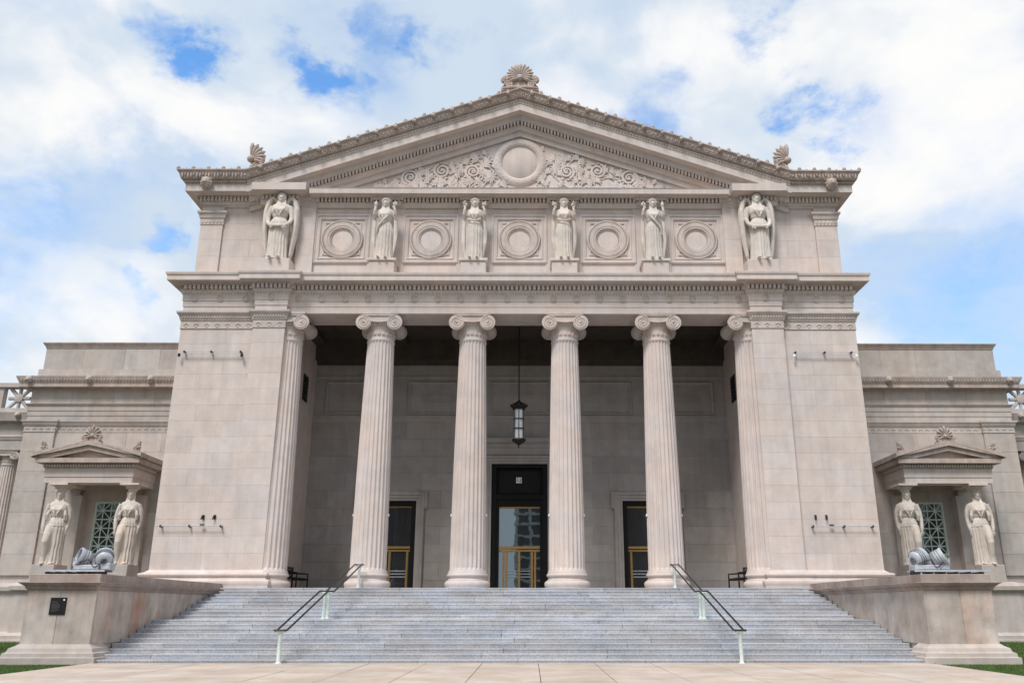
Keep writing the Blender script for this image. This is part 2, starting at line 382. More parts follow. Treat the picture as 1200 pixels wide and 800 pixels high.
# ---- piers
def pier(sx):
    lo, hi = min, max
    core = MB().box(sx*(XPO-.03), sx*(XPI+.05), YPO+.02, 36.2, 0, zNk0+.02)
    core.box(sx*(XPM-.02), sx*(XPI+.02), YP+.02, YPO+.05, zPb0, zNk0+.02)
    core.box(sx*XPI, sx*(XPI+.6), 36.2, YB, 0, 15)              # portico side wall
    p = core.build('pier', 'lime', MU, label='banner-hung end pier of the portico')
    # base moulding following pilaster and recessed side
    H = zPb1-zPb0
    prof = [(0, zPb0-.05), (.36, zPb0-.05), (.36, zPb0+.10*H), (.37, zPb0+.18*H), (.40, zPb0+.28*H), (.39, zPb0+.40*H), (.33, zPb0+.48*H), (.24, zPb0+.52*H), (.21, zPb0+.62*H), (.21, zPb0+.66*H),
            (.27, zPb0+.69*H), (.29, zPb0+.78*H), (.26, zPb0+.86*H), (.12, zPb0+.92*H), (.05, zPb0+1.0*H), (0, zPb0+1.06*H)]
    path = [(-XPO, 37), (-XPO, YPO), (-XPM, YPO), (-XPM, YP), (-XPI, YP), (-XPI, 34.1)]
    mb = MB().sweep(prof, path)
    if sx > 0: mb.mirror()
    mb.build('base_moulding', 'lime', p, smooth=35)
    # block faces
    nc = 15; hs = (zNk0-zPb1)/nc
    for k in range(nc):
        za, zb = zPb1+k*hs+.0015, zPb1+(k+1)*hs-.0015
        j = [XPM, (XPM+XPO)/2+(.5 if k % 2 else -.42), XPO]
        for a, b in zip(j, j[1:]):
            MB().cbox(sx*(a+.0015), sx*(b-.0015), YPO+random.uniform(-.001, .001), YPO+.06, za, zb, .004).build('stone_block', 'lime', p)
        MB().cbox(sx*(XPI+.001), sx*(XPM-.001), YP+random.uniform(-.001, .001), YP+.06, za, zb, .004).build('stone_block', 'lime', p)
    # side face courses toward the wing and pilaster returns
    sd_ = MB()
    for k in range(nc): sd_.box(sx*(XPO-.05), sx*XPO, YPO+.08, 41, zPb1+k*hs+.006, zPb1+(k+1)*hs-.006)
    for k in range(nc): sd_.box(sx*(XPM-.03), sx*XPM, YP+.07, YPO-.002, zPb1+k*hs+.006, zPb1+(k+1)*hs-.006)
    for k in range(nc): sd_.box(sx*XPI, sx*(XPI+.03), YP+.07, 34.3, zPb1+k*hs+.006, zPb1+(k+1)*hs-.006)
    sd_.build('side_courses', 'lime', p, kind='stuff')
    # capital band: carved necking + mouldings
    h = zCp1-zNk0
    prof = [(-.1, zNk0), (.035, zNk0), (.035, zNk0+.03), (.02, zNk0+.04), (.02, zNk0+.46*h), (.05, zNk0+.48*h), (.06, zNk0+.55*h), (.07, zNk0+.58*h), (.09, zNk0+.70*h), (.10, zNk0+.72*h), (.15, zNk0+.82*h), (.19, zNk0+.9*h), (.19, zNk0+h), (-.1, zNk0+h)]
    mb = MB().sweep(prof, [(-XPO, 41), (-XPO, YPO), (-XPM, YPO), (-XPM, YP), (-XPI, YP), (-XPI, 34.2)])
    if sx > 0: mb.mirror()
    cb = mb.build('capital_band', 'trim', p, smooth=30)
    orn = MB()
    def row(xa, xb, y):
        n = int((xb-xa)/.42)
        for i in range(n):
            x = xa+(i+.5)*(xb-xa)/n; z = zNk0+.24*h
            for a in (-50, -25, 0, 25, 50):
                orn.ball((sx*(x+.11*math.sin(R(a))), y-.02, z-.08+.13*math.cos(R(a))), (.028, .03, .05), 6, 4)
            orn.ball((sx*x, y-.02, z-.09), (.06, .03, .03), 6, 4)
        n = int((xb-xa)/.11)
        for i in range(n):
            x = xa+(i+.5)*(xb-xa)/n
            orn.ball((sx*x, y-.085, zNk0+.65*h), (.038, .04, .06), 6, 4)
    row(XPM+.05, XPO, YPO); row(XPI, XPM, YP)
    orn.build('carved_ornament', 'trim', cb, smooth=60, kind='stuff')
    return p
piers = [pier(-1), pier(1)]

# ---- columns
def column_meshes():
    zt = zAr0; hb = .62
    zb = FLOOR+hb; zs = zt-.80
    r0, r1 = .715, .565
    fl = 24; per = 8; rings = []
    H = zs-zb
    def ringat(z, r, dep):
        pts = []
        for j in range(fl*per):
            t = (j % per)/per; c = 0 if t < .12 or t > .88 else math.sin((t-.12)/.76*math.pi)**.6
            rr = r*(1-dep*c); a = 2*math.pi*j/(fl*per)
            pts.append((rr*math.cos(a), rr*math.sin(a), z))
        return pts
    rings += [ringat(zb, r0*1.05, 0), ringat(zb+.05, r0*1.03, 0), ringat(zb+.10, r0, .0), ringat(zb+.16, r0, .085)]
    zf = zs-.42
    for k in range(1, 12):
        t = k/12; z = zb+.16+(zf-zb-.16)*t; rings.append(ringat(z, r0+(r1-r0)*(t**1.5), .085))
    rings += [ringat(zf-.05, r1, .085), ringat(zf, r1, .0), ringat(zf+.03, r1*1.04, 0), ringat(zf+.07, r1*1.04, 0), ringat(zf+.08, r1*.99, 0), ringat(zf+.42, r1*1.0, 0), ringat(zt-.6, r1*1.05, 0)]
    shaft = MB().loft(rings).mesh('column', 'lime', 40)
    # attic base
    b = MB().lathe([(.87, -.02), (.87, .05), (.885, .08), (.90, .15), (.89, .22), (.85, .27), (.80, .285), (.80, .31), (.755, .34), (.74, .39), (.76, .44), (.80, .45), (.815, .49), (.80, .54), (.77, .56), (.77, .60), (.745, .64), (.6, .645)], 64, (0, 0, FLOOR)).mesh('base', 'lime', 35)
    # ionic capital
    c = MB()
    zv = zt-.46; rv = .325; xv = .655; yf = .75
    c.box(-.80, .80, -.74, .74, zt-.10, zt-.002); c.box(-.76, .76, -.70, .70, zt-.15, zt-.101)
    for s in (-1, 1):
        # bolster from front volute to back volute
        prof = [(rv, -yf), (rv, -yf+.12), (rv*.9, -yf+.2), (rv*.70, -.2), (rv*.64, 0), (rv*.70, .2), (rv*.9, yf-.2), (rv, yf-.12), (rv, yf)]
        c.lathe(prof, 28, (s*xv, 0, zv), 'y')
        for fy in (-1, 1):
            pts = []; rad = []
            n = 64; turns = 2.35
            for i in range(n+1):
                t = i/n; a = math.pi/2+2*math.pi*turns*t; rr = (rv-.03)*(1-t)**.9+.03*t
                pts.append((s*(xv+rr*math.cos(a)*-1*-1) if False else s*(xv-rr*math.cos(a)*-1), fy*yf, zv+rr*math.sin(a))); rad.append(.034*(1-.5*t))
            c.tube(pts, rad, 6)
            c.ball((s*xv, fy*yf, zv), (.055, .045, .055), 10, 6)
    for fy in (-1, 1):
        # channel between the volutes with its sagging rims
        ys = sorted((fy*(yf-.02), fy*(yf-.5)))
        poly = [(-xv, zv+rv)]+[(xv*(-1+2*i/10), zv+.05-.06*math.sin(math.pi*i/10)) for i in range(11)]+[(xv, zv+rv)]
        c.prism(poly, ys[0], ys[1])
        c.tube([(x, fy*yf, zv+rv-.03) for x in (-xv, 0, xv)], .034, 6)
        c.tube([(xv*(-.72+1.44*i/10), fy*(yf-.01), zv+.07-.06*math.sin(math.pi*i/10)) for i in range(11)], .03, 6)
    # echinus
    c.lathe([(r1*1.02, zt-.62), (r1*1.06, zt-.60), (r1*1.2, zt-.5), (r1*1.25, zt-.42), (r1*1.1, zt-.36)], 48)
    for j in range(24):
        a = 2*math.pi*j/24; c.ball((r1*1.17*math.cos(a), r1*1.17*math.sin(a), zt-.5), (.06, .06, .085), 6, 5)
    for j in range(20):       # carved necking
        a = 2*math.pi*j/20
        for q, dz in ((-.06, .0), (0, .05), (.06, 0)):
            c.ball((r1*1.02*math.cos(a+q), r1*1.02*math.sin(a+q), zt-.93+dz), (.035, .035, .09), 6, 4)
    cap = c.mesh('capital', 'trim', 40)
    return shaft, b, cap
shaft_me, base_me, cap_me = column_meshes()
for k in range(6):
    x = (k-2.5)*BAY
    co = put(shaft_me, 'column', MU, (x, YC, 0))
    put(base_me, 'base', co, (x, YC, 0)); put(cap_me, 'capital', co, (x, YC, 0))
    if 0 < k < 5:
        for sx in (-1, 1):
            MB().cbox(x+sx*.66, x+sx*.735, YC-.08, YC+.0, PZ(605, YC), PZ(605, YC)+.09, .02).build('small_light', 'white', co)

# ---- main entablature
PTH = [(-XPO, 41.2), (-XPO, YPO), (-XPM-.0, YPO), (-XPM, YP), (-XPI, YP), (-XPI, YE), (XPI, YE), (XPI, YP), (XPM, YP), (XPM, YPO), (XPO, YPO), (XPO, 41.2)]
h = zAr1-zAr0
ent = MB()
ent.sweep([(-.3, zCp1-.05), (0, zCp1-.05), (0, zAr0+.36*h), (.03, zAr0+.37*h), (.03, zAr0+.68*h), (.06, zAr0+.69*h), (.06, zAr1), (.10, zAr1+.04), (.12, zAr1+.10), (.16, zDn0), (.07, zDn0+.005), (.07, zDn1), (.22, zDn1+.02), (.26, zDn1+.08), (.30, zCo0-.02),
           (.58, zCo0), (.60, zCo0-.03), (.60, zCo0+.55*(zCo1-zCo0)), (.63, zCo0+.6*(zCo1-zCo0)), (.66, zCo1-.06), (.66, zCo1), (-.3, zCo1+.05)], PTH)
ent.box(-XPI, XPI, YE+.02, YE+1.62, zAr0, zCo1)               # beam above the columns (soffit)
E_ = ent.build('entablature', 'lime', MU, smooth=25)
ent2 = MB()
ent2.sweep([(0, zAr0-.005), (0.012, zAr0-.005), (0.012, zAr0+.36*h), (0, zAr0+.36*h)], [(-XPI, YE), (XPI, YE)])
ent2.build('lower_fascia', 'lime', E_)
def dentils(mb, path, o0, o1, z0, z1, pitch, w_):
    for (ax, ay), (bx, by) in zip(path, path[1:]):
        A, B = Vector((ax, ay)), Vector((bx, by)); d = (B-A); Ln = d.length
        if Ln < .15: continue
        d /= Ln; nr = Vector((d.y, -d.x)); 
        ext = o1 if Ln < 5 else 0.
        n = max(1, round((Ln+2*ext*0)/pitch)); 
        for i in range(n):
            c = A+d*((i+.5)*Ln/n)
            ps = [c+d*sx*w_/2+nr*o for o in (o0, o1) for sx in (-1, 1)]
            mb.add([(p.x, p.y, z) for z in (z0, z1) for p in (ps[0], ps[1], ps[3], ps[2])], [(0, 1, 2, 3), (4, 5, 6, 7), (0, 1, 5, 4), (1, 2, 6, 5), (2, 3, 7, 6), (3, 0, 4, 7)])
def dent_path(path, o):     # the path offset outward by o with mitres
    m_ = MB().sweep([(o, 0), (o, 1)], path); return [m_.v[2*i][:2] for i in range(len(path))]
dm = MB(); dentils(dm, dent_path(PTH[1:-1], .16), -.1, .12, zDn0+.006, zDn1+.004, .19, .105)
dentils(dm, dent_path([(-XPO, 36), (-XPO, YPO)], .16), -.1, .12, zDn0+.006, zDn1+.004, .19, .105)
dm.build('dentil_row', 'lime', E_, kind='stuff')
bd = MB()                                                     # bead course under the dentils
for (ax, ay), (bx, by) in zip(dent_path(PTH[1:-1], .11), dent_path(PTH[1:-1], .11)[1:]):
    Ln = math.hypot(bx-ax, by-ay); n = int(Ln/.13)
    for i in range(n): bd.ball((ax+(bx-ax)*(i+.5)/n, ay+(by-ay)*(i+.5)/n, zAr1+.09), (.05, .05, .045), 6, 4)
bd.build('bead_course', 'trim', E_, smooth=60, kind='stuff')
rs = MB().lathe([(.15, 0), (.15, .02), (.11, .04), (.10, .02), (.05, .03), (.03, .05), (.0, .055)], 16, axis='y').mesh('rosette', 'trim', 40)
zr = zAr0+.84*h
for k in range(20):
    put(rs, 'rosette', E_, ((k-9.5)*.99, YE-.06, zr))
for sx in (-1, 1):
    put(rs, 'rosette', E_, (sx*(XPI+XPM)/2, YP-.06, zr))
    for q in (.15, .5, .85): put(rs, 'rosette', E_, (sx*(XPM+(XPO-XPM)*q), YPO-.06, zr))

# ---- attic storey
zA0 = zCo1; zAt = PZ(243, YA)
zSd0, zSd1 = PZ(237, YA-.15), PZ(230.3, YA-.25)
pj = .97
zUc0, zUc1 = PZ(223.7, YA-.62), PZ(215.7, YA-.66)
zSi0, zSi1 = PZ(211.3, YA-.72), PZ(198.3, YA-pj)
XA1 = PX(258, 958, 290, YA)           # inner edge of the outer attic pilaster
XA2 = PX(347, 869.5, 290, YA)         # angel bay / inner pilaster
XA3 = PX(367.5, 849, 290, YA)
attic = MB().box(-XAO+.06, XAO-.06, YA+.12, 42, zA0-.3, zUc0+.4)
AT = attic.build('attic_storey', 'lime', MU)
# plinth course of the attic, then wall blocks
MB().sweep([(-.2, zA0-.1), (.16, zA0-.1), (.16, zA0+.12), (.10, zA0+.16), (.05, zA0+.34), (0, zA0+.36), (-.2, zA0+.36)], [(-XAO, 40), (-XAO, YA), (XAO, YA), (XAO, 40)]).build('plinth_course', 'lime', AT, smooth=30)
za = zA0+.37
nat = 4
for sx in (-1, 1):
    for k in range(nat):
        z0_, z1_ = za+(zAt-za)*k/nat+.0015, za+(zAt-za)*(k+1)/nat-.0015
        MB().cbox(sx*(XAO-.003), sx*(XA1+.003), YA-.0, YA+.2, z0_, z1_, .004).build('stone_block', 'lime', AT)
        MB().cbox(sx*(XA2-.003), sx*(XA3+.003), YA-.05, YA+.2, z0_, z1_, .004).build('stone_block', 'lime', AT)
        xs = [XA1, (XA1+XA2)/2+(.4 if k % 2 else -.35), XA2]
        for a, b in zip(xs, xs[1:]): MB().cbox(sx*(a-.003), sx*(b+.003), YA+.09, YA+.2, z0_, z1_, .004).build('stone_block', 'lime', AT)
    # side of the attic
    # outer pilaster cap
    zc0 = PZ(264, YA); zc1 = PZ(248, YA-.1); hc = zc1-zc0
    mb = MB().sweep([(-.1, zc0), (.03, zc0), (.03, zc0+.45*hc), (.07, zc0+.5*hc), (.10, zc0+.75*hc), (.16, zc0+.85*hc), (.16, zc1), (-.1, zc1)], [(-XAO, 36.5), (-XAO, YA), (-XA1, YA), (-XA1, YA+.15)])
    if sx > 0: mb.mirror()
    mb.build('pilaster_cap', 'trim', AT, smooth=30)
    mb = MB()
    for i in range(6): mb.ball((sx*(XA1+(XAO-XA1)*(i+.5)/6), YA-.02, zc0+.22*hc), (.07, .04, .11), 6, 5)
    mb.build('carved_ornament', 'trim', AT, smooth=60, kind='stuff')
    # inner pilaster cap
    zi0, zi1 = PZ(244, YA), PZ(227, YA-.2); hi_ = zi1-zi0
    mb = MB().sweep([(-.1, zi0), (.02, zi0), (.04, zi0+.2*hi_), (.07, zi0+.25*hi_), (.07, zi0+.45*hi_), (.12, zi0+.5*hi_), (.16, zi0+.8*hi_), (.22, zi0+.85*hi_), (.22, zi1), (-.1, zi1)],
                    [(-XA2, YA+.15), (-XA2, YA-.05), (-XA3, YA-.05), (-XA3, YA+.15)])
    if sx > 0: mb.mirror()
    mb.build('pilaster_cap', 'trim', AT, smooth=30)
# frieze band over the outer bays
for sx in (-1, 1):
    mb = MB().sweep([(-.1, zAt-.02), (0, zAt-.02), (0, zAt+.2*(zSd0-zAt)), (.02, zAt+.22*(zSd0-zAt)), (.02, zSd0-.14), (.08, zSd0-.1), (.12, zSd0), (.12, zSd1), (-.1, zSd1)], [(-XAO, 40), (-XAO, YA), (-XA2, YA)])
    if sx > 0: mb.mirror()
    mb.build('frieze_band', 'lime', AT, smooth=30)
# five middle bays with roundels
YBAY = YA+.10
mb = MB().box(-XA3, XA3, YBAY, YBAY+.25, za, zUc0)
BW = mb.build('bay_wall', 'lime', MU)
zRd = PZ(281.3, YBAY); ro = 24.6/F*YBAY/.914*1.0; ri = 10.6/F*YBAY/.914
hw = 33/F*YBAY/.914
zb0, zb1 = PZ(311, YBAY)+.0, PZ(248.5, YBAY)
fr = MB()
def wallmap(y): return lambda a, b, h_: (a, y-h_, b)
def sq(hx, hz0, hz1): return [(-hx, hz0), (-hx, hz1), (hx, hz1), (hx, hz0)]   # outward = left side of path; clockwise seen from the front
zlo, zhi = PZ(309.5, YBAY)-zRd, PZ(251.5, YBAY)-zRd
fr.sweep([(0, -.02), (0, .05), (-.05, .09), (-.10, .09), (-.12, .05), (-.20, .04), (-.22, .07), (-.26, .07), (-.30, .02), (-.30, -.02)], sq(hw, zlo, zhi)[::-1], wallmap(0), True)
fr.sweep([(0, -.02), (0, .03), (-.04, .05), (-.08, .03), (-.08, -.02)], sq(hw-.42, zlo+.40, zhi-.40)[::-1], wallmap(0), True)
frame_me = fr.mesh('square_frame', 'lime', 20)
rg = MB().lathe([(ro, -.05), (ro, .07), (ro-.03, .10), (ro-.07, .10), (ro-.09, .075), (ro-.13, .085), (ro-.16, .10), (ri+.24, .10), (ri+.22, .075), (ri+.19, .085), (ri+.15, .085), (ri+.13, .06), (ri+.02, -.05), (ri, -.09)], 56, axis='y', cap=False).mesh('ring', 'trim', 25)
egg = MB()
for j in range(30):
    a = 2*math.pi*j/30; egg.ball(((ri+.085)*math.cos(a), -.01, (ri+.085)*math.sin(a)), (.038, .05, .038), 6, 4)
for j in range(46):
    a = 2*math.pi*j/46; egg.ball(((ro-.11)*math.cos(a), -.10, (ro-.11)*math.sin(a)), .026, 6, 4)
egg_me = egg.mesh('egg_moulding', 'trim', 60)
dk = MB().lathe([(ri+.01, -.085), (ri*.97, -.07), (ri*.5, -.062), (0.001, -.06)], 40, axis='y').mesh('disc', 'lime', 40)
for k in range(5):
    x = (k-2)*BAY
    f_ = put(frame_me, 'roundel_panel', MU, (x, YBAY, zRd))
    g_ = put(rg, 'ring', f_, (x, YBAY, zRd)); put(egg_me, 'egg_moulding', f_, (x, YBAY, zRd), kind='stuff'); put(dk, 'disc', f_, (x, YBAY, zRd))
# strip pilasters behind the maidens, brackets above and pedestals below
for k in range(4):
    x = (k-1.5)*BAY
    MB().cbox(x-.80, x+.80, YBAY-.045, YBAY+.05, za, PZ(240, YBAY), .02).build('pilaster_strip', 'lime', BW)
    zq0, zq1 = PZ(241, YA-.15), PZ(226.5, YA-.35); hq = zq1-zq0
    MB().sweep([(-.2, zq0), (.02, zq0), (.03, zq0+.2*hq), (.09, zq0+.25*hq), (.09, zq0+.45*hq), (.14, zq0+.5*hq), (.20, zq0+.8*hq), (.26, zq0+.85*hq), (.26, zq1), (-.2, zq1)],
               [(x-.57, YA+.1), (x-.57, YA-.12), (x+.57, YA-.12), (x+.57, YA+.1)]).build('bracket_block', 'trim', BW, smooth=30)
# horizontal cornice with dentils (centre bays)
zH0, zH1 = PZ(226.2, YA-.55), PZ(219.8, YA-.6)
mb = MB().sweep([(-.1, zSd0-.22), (0, zSd0-.22), (.06, zSd0-.1), (.10, zSd0), (.01, zSd0+.005), (.01, zSd1), (.16, zSd1+.02), (.2, zH0-.06), (.55, zH0), (.57, zH0-.03), (.57, zH1-.06), (.60, zH1), (-.3, zH1+.03)], [(-XA3-.25, YA), (XA3+.25, YA)])
HC = mb.build('horizontal_cornice', 'lime', MU, smooth=25)
dd = MB(); dentils(dd, [(-XA3, YA-.1), (XA3, YA-.1)], -.1, .11, zSd0+.006, zSd1+.004, .168, .092); dd.build('dentil_row', 'lime', HC, kind='stuff')
# outer horizontal cornice (corona), breaking forward over the angels
XB0, XB1 = PX(296, 921, 217, YA-.75), PX(359, 859, 217, YA-.75)
XRK = PX(290, 929.7, 196, YA-pj)        # where the sima turns up the gable
for sx in (-1, 1):
    mb = MB().sweep([(-.1, zSd1-.02), (.16, zSd1-.02), (.2, zSd1+.1), (.25, zUc0-.08), (.60, zUc0), (.62, zUc0-.03), (.62, zUc1), (-.3, zUc1+.02)], [(-XAO, 40.5), (-XAO, YA), (-XB0+.6, YA), (-XB0+.6, YA-.16), (-XB1-.6, YA-.16), (-XB1-.6, YA+.05)])
    if sx > 0: mb.mirror()
    c_ = mb.build('corner_cornice', 'lime', MU, smooth=25)
    mb = MB(); dentils(mb, [(-XAO-.12, YA-.12), (-XB0+.35, YA-.12)], -.02, .12, zSd0+.01, zSd1-.005, .168, .095)
    dentils(mb, [(-XAO-.12, 38), (-XAO-.12, YA-.0)], -.02, .12, zSd0+.01, zSd1-.005, .168, .095)
    dentils(mb, [(-XB0+.30, YA-.26), (-XB1-.35, YA-.26)], -.1, .12, zSd0+.05, zSd1+.035, .168, .095)
    if sx > 0: mb.mirror()
    mb.build('dentil_row', 'lime', c_, kind='stuff')
    mb = MB().box(-XB0+.28, -XB1-.34, YA-.27, YA+.1, zSd0-.2, zSd1+.06)
    if sx > 0: mb.mirror()
    mb.build('break_block', 'lime', c_)
    # sima with carved band, level part
    hs_ = zSi1-zSi0
    prof = [(-.3, zUc1+.0), (.63, zUc1+.003), (.66, zUc1+.02), (.70, zSi0-.04), (.70, zSi0), (.80, zSi0+.02), (.83, zSi0+.2*hs_), (.87, zSi0+.55*hs_), (.93, zSi0+.85*hs_), (.97, zSi0+.87*hs_), (.97, zSi1), (-.3, zSi1)]
    mb = MB().sweep(prof, [(-XAO, 40.5), (-XAO, YA), (-XRK-.005, YA)])
    if sx > 0: mb.mirror()
    s_ = mb.build('sima', 'weath', MU, smooth=35)
    orn = MB(); n = 7
    for i in range(n):
        x = XRK+.2+(XAO+pj-XRK-.3)*(i+.3)/n
        for q in (-1, 0, 1): orn.ball((-x+q*.13, YA-.86, zSi0+.45*hs_+(.08 if q == 0 else -.02)), (.055, .06, .17), 6, 5)
        orn.ball((-x+.27, YA-.85, zSi0+.4*hs_), (.07, .06, .07), 6, 5)
    nk = 4
    for i in range(nk+1):
        x = XRK+.35+(XAO+pj-XRK-.4)*i/nk
        orn.ball((-x, YA-.90, zSi1+.07), (.09, .06, .10), 8, 5); orn.ball((-x+.35, YA-.90, zSi1+.03), (.05, .05, .05), 6, 4)
    for i in range(36):
        x = XRK+(XAO+.68-XRK)*(i+.5)/36; orn.ball((-x, YA-.69, (zUc1+zSi0)/2), (.05, .05, .06), 6, 4)
    if sx > 0: orn.mirror()
    orn.build('carved_ornament', 'weath', s_, smooth=60, kind='stuff')
    # lion mask
    xl = PX(241.5, 975.5, 213, YA-.85); zl = PZ(213.5, YA-.85)
    ln = MB().ball((sx*xl, YA-.82, zl), (.21, .2, .24), 10, 8).ball((sx*xl, YA-.99, zl-.06), (.10, .10, .09), 8, 6)
    for q in (-1, 1): ln.ball((sx*xl+q*.15, YA-.82, zl+.17), (.07, .07, .07), 6, 5).ball((sx*xl+q*.07, YA-.98, zl+.06), .03, 6, 4)
    for j in range(12):
        a = 2*math.pi*j/12; ln.ball((sx*xl+.22*math.cos(a), YA-.78, zl+.24*math.sin(a)), (.06, .08, .07), 6, 5)
    ln.build('lion_mask', 'weath', s_, smooth=50)

# ---- gable (raking cornice, sima, tympanum)
def zl_of(v_end, v_apex, Y):             # a raking line: height at XRK and at the apex
    return PZ(v_end, Y), PZ(v_apex, Y)
zS_end, zS_ap = zSi1, PZ(102.3, YA-pj)
SL = (zS_ap-zS_end)/XRK
def rake(mb, prof, xe, cut=None):
    """prof: (out, dz below sima top line). Runs from -xe over the apex to xe."""
    k = len(prof); rings = []
    for x in (-xe, 0, xe): rings.append([(x, YA-o, zS_ap-SL*abs(x)+dz) for o, dz in prof])
    b = len(mb.v)
    for r in rings: mb.v += r
    for i in range(2):
        for j in range(k-1): mb.f.append((b+i*k+j, b+i*k+j+1, b+(i+1)*k+j+1, b+(i+1)*k+j))
    for i in (0, 2): mb.f.append(tuple(b+i*k+j for j in range(k)))
    return mb
d_si = PZ(114.8, YA-.72)-zS_ap; d_eg = PZ(120.7, YA-.66)-zS_ap; d_co = PZ(129, YA-.62)-zS_ap
d_d1 = PZ(140.5, YA-.25)-zS_ap; d_d0 = PZ(146, YA-.15)-zS_ap; d_t1 = PZ(152, YA)-zS_ap; d_t0 = PZ(159.5, YA+.1)-zS_ap
mb = rake(MB(), [(-1.2, 0), (.97, 0), (.97, .13*d_si), (.93, .15*d_si), (.87, .45*d_si), (.83, .8*d_si), (.80, .98*d_si), (.70, d_si), (.68, d_si-.01), (-.2, d_si-.01)], XRK)
RS = mb.build('sima', 'weath', MU, smooth=20, label='carved gutter moulding climbing the gable')
XCO = PX(312, 907, 212, YA-.65)
mb = rake(MB(), [(-.2, d_si-.012), (.69, d_si-.012), (.71, d_si-.04), (.66, d_eg), (.63, d_eg-.012), (.63, d_co), (.60, d_co+.02), (.30, d_co-.03), (.24, d_d1), (.02, d_d1-.01), (.02, d_d0+.005), (.12, d_d0), (.06, d_d0-.02), (.03, d_t1), (-.10, d_t1-.01), (-.10, d_t0), (-.2, d_t0)], XRK-.02)
RC = mb.build('raking_cornice', 'lime', MU, smooth=20)
# the triangle fill under raking cornice ends is the tympanum wall
zTy = zH1
xt = (zS_ap+d_t1-zTy)/SL
MB().prism([(-xt-1.2, zTy-.3), (xt+1.2, zTy-.3), (0, zS_ap+d_t1+.3)], YA+.22, YA+.6).build('tympanum', 'lime', MU)
MB().prism([(-XAO+.3, zTy-.5), (XAO-.3, zTy-.5), (XAO-.3, zSi1-.15), (XRK, zSi1-.15), (0, zS_ap-.2), (-XRK, zSi1-.15), (-XAO+.3, zSi1-.15)], YA+.62, 43).build('gable_roof', 'weath', MU)
# raking dentils and ornaments
rd = MB(); ob = MB(); nk = MB(); cosr = 1/math.sqrt(1+SL*SL)
n = 66
xe = (zS_ap+d_d0-zH1)/SL
for sx in (-1, 1):
    for i in range(n):
        x = sx*(xe*(i+.6)/n); wd = xe/n*.56/2
        pr = [(x-wd, zS_ap-SL*abs(x-wd)), (x+wd, zS_ap-SL*abs(x+wd))]
        rd.prism([(pr[0][0], pr[0][1]+d_d0+.015), (pr[1][0], pr[1][1]+d_d0+.015), (pr[1][0], pr[1][1]+d_d1-.01), (pr[0][0], pr[0][1]+d_d1-.01)], YA-.24, YA-.0)
    m_ = 34
    for i in range(m_):
        x = sx*(XRK*(i+.5)/m_); z = zS_ap-SL*abs(x)
        for q in (-1, 0, 1): ob.ball((x+q*.09, YA-.84, z+.5*d_si-SL*sx*q*.09+(.05 if q == 0 else -.03)), (.038, .06, .13 if q == 0 else .09), 6, 5)
        ob.ball((x+.17, YA-.84, z-SL*sx*.17+.55*d_si), (.05, .05, .05), 6, 4)
        ob.tube([(x-.18, YA-.82, z+.75*d_si+SL*sx*.18), (x, YA-.84, z+.85*d_si), (x+.18, YA-.82, z+.75*d_si-SL*sx*.18)], .022, 5)
    m_ = 90
    for i in range(m_):
        x = sx*XRK*(i+.5)/m_; ob.ball((x, YA-.69, zS_ap-SL*abs(x)+(d_si+d_eg)/2), (.045, .05, .055), 6, 4)
    m_ = 14
    for i in range(1, m_+1):
        x = sx*(XRK*(i+.15)/(m_+.4)); z = zS_ap-SL*abs(x)
        nk.ball((x, YA-.90, z+.08), (.085, .07, .11), 8, 5).ball((x, YA-.90, z+.01), (.12, .07, .06), 8, 4); x2 = x-sx*XRK/(m_+.4)*.5; z = zS_ap-SL*abs(x2)
        nk.ball((x2, YA-.90, z+.045), (.05, .05, .07), 6, 4)
        nk.ball((x2, YA-.98, z+.35*d_si), (.10, .09, .09), 8, 5)
rd.build('dentil_row', 'lime', RC, kind='stuff'); ob.build('carved_ornament', 'weath', RS, smooth=60, kind='stuff'); nk.build('antefix_row', 'weath', RS, smooth=60, kind='stuff')

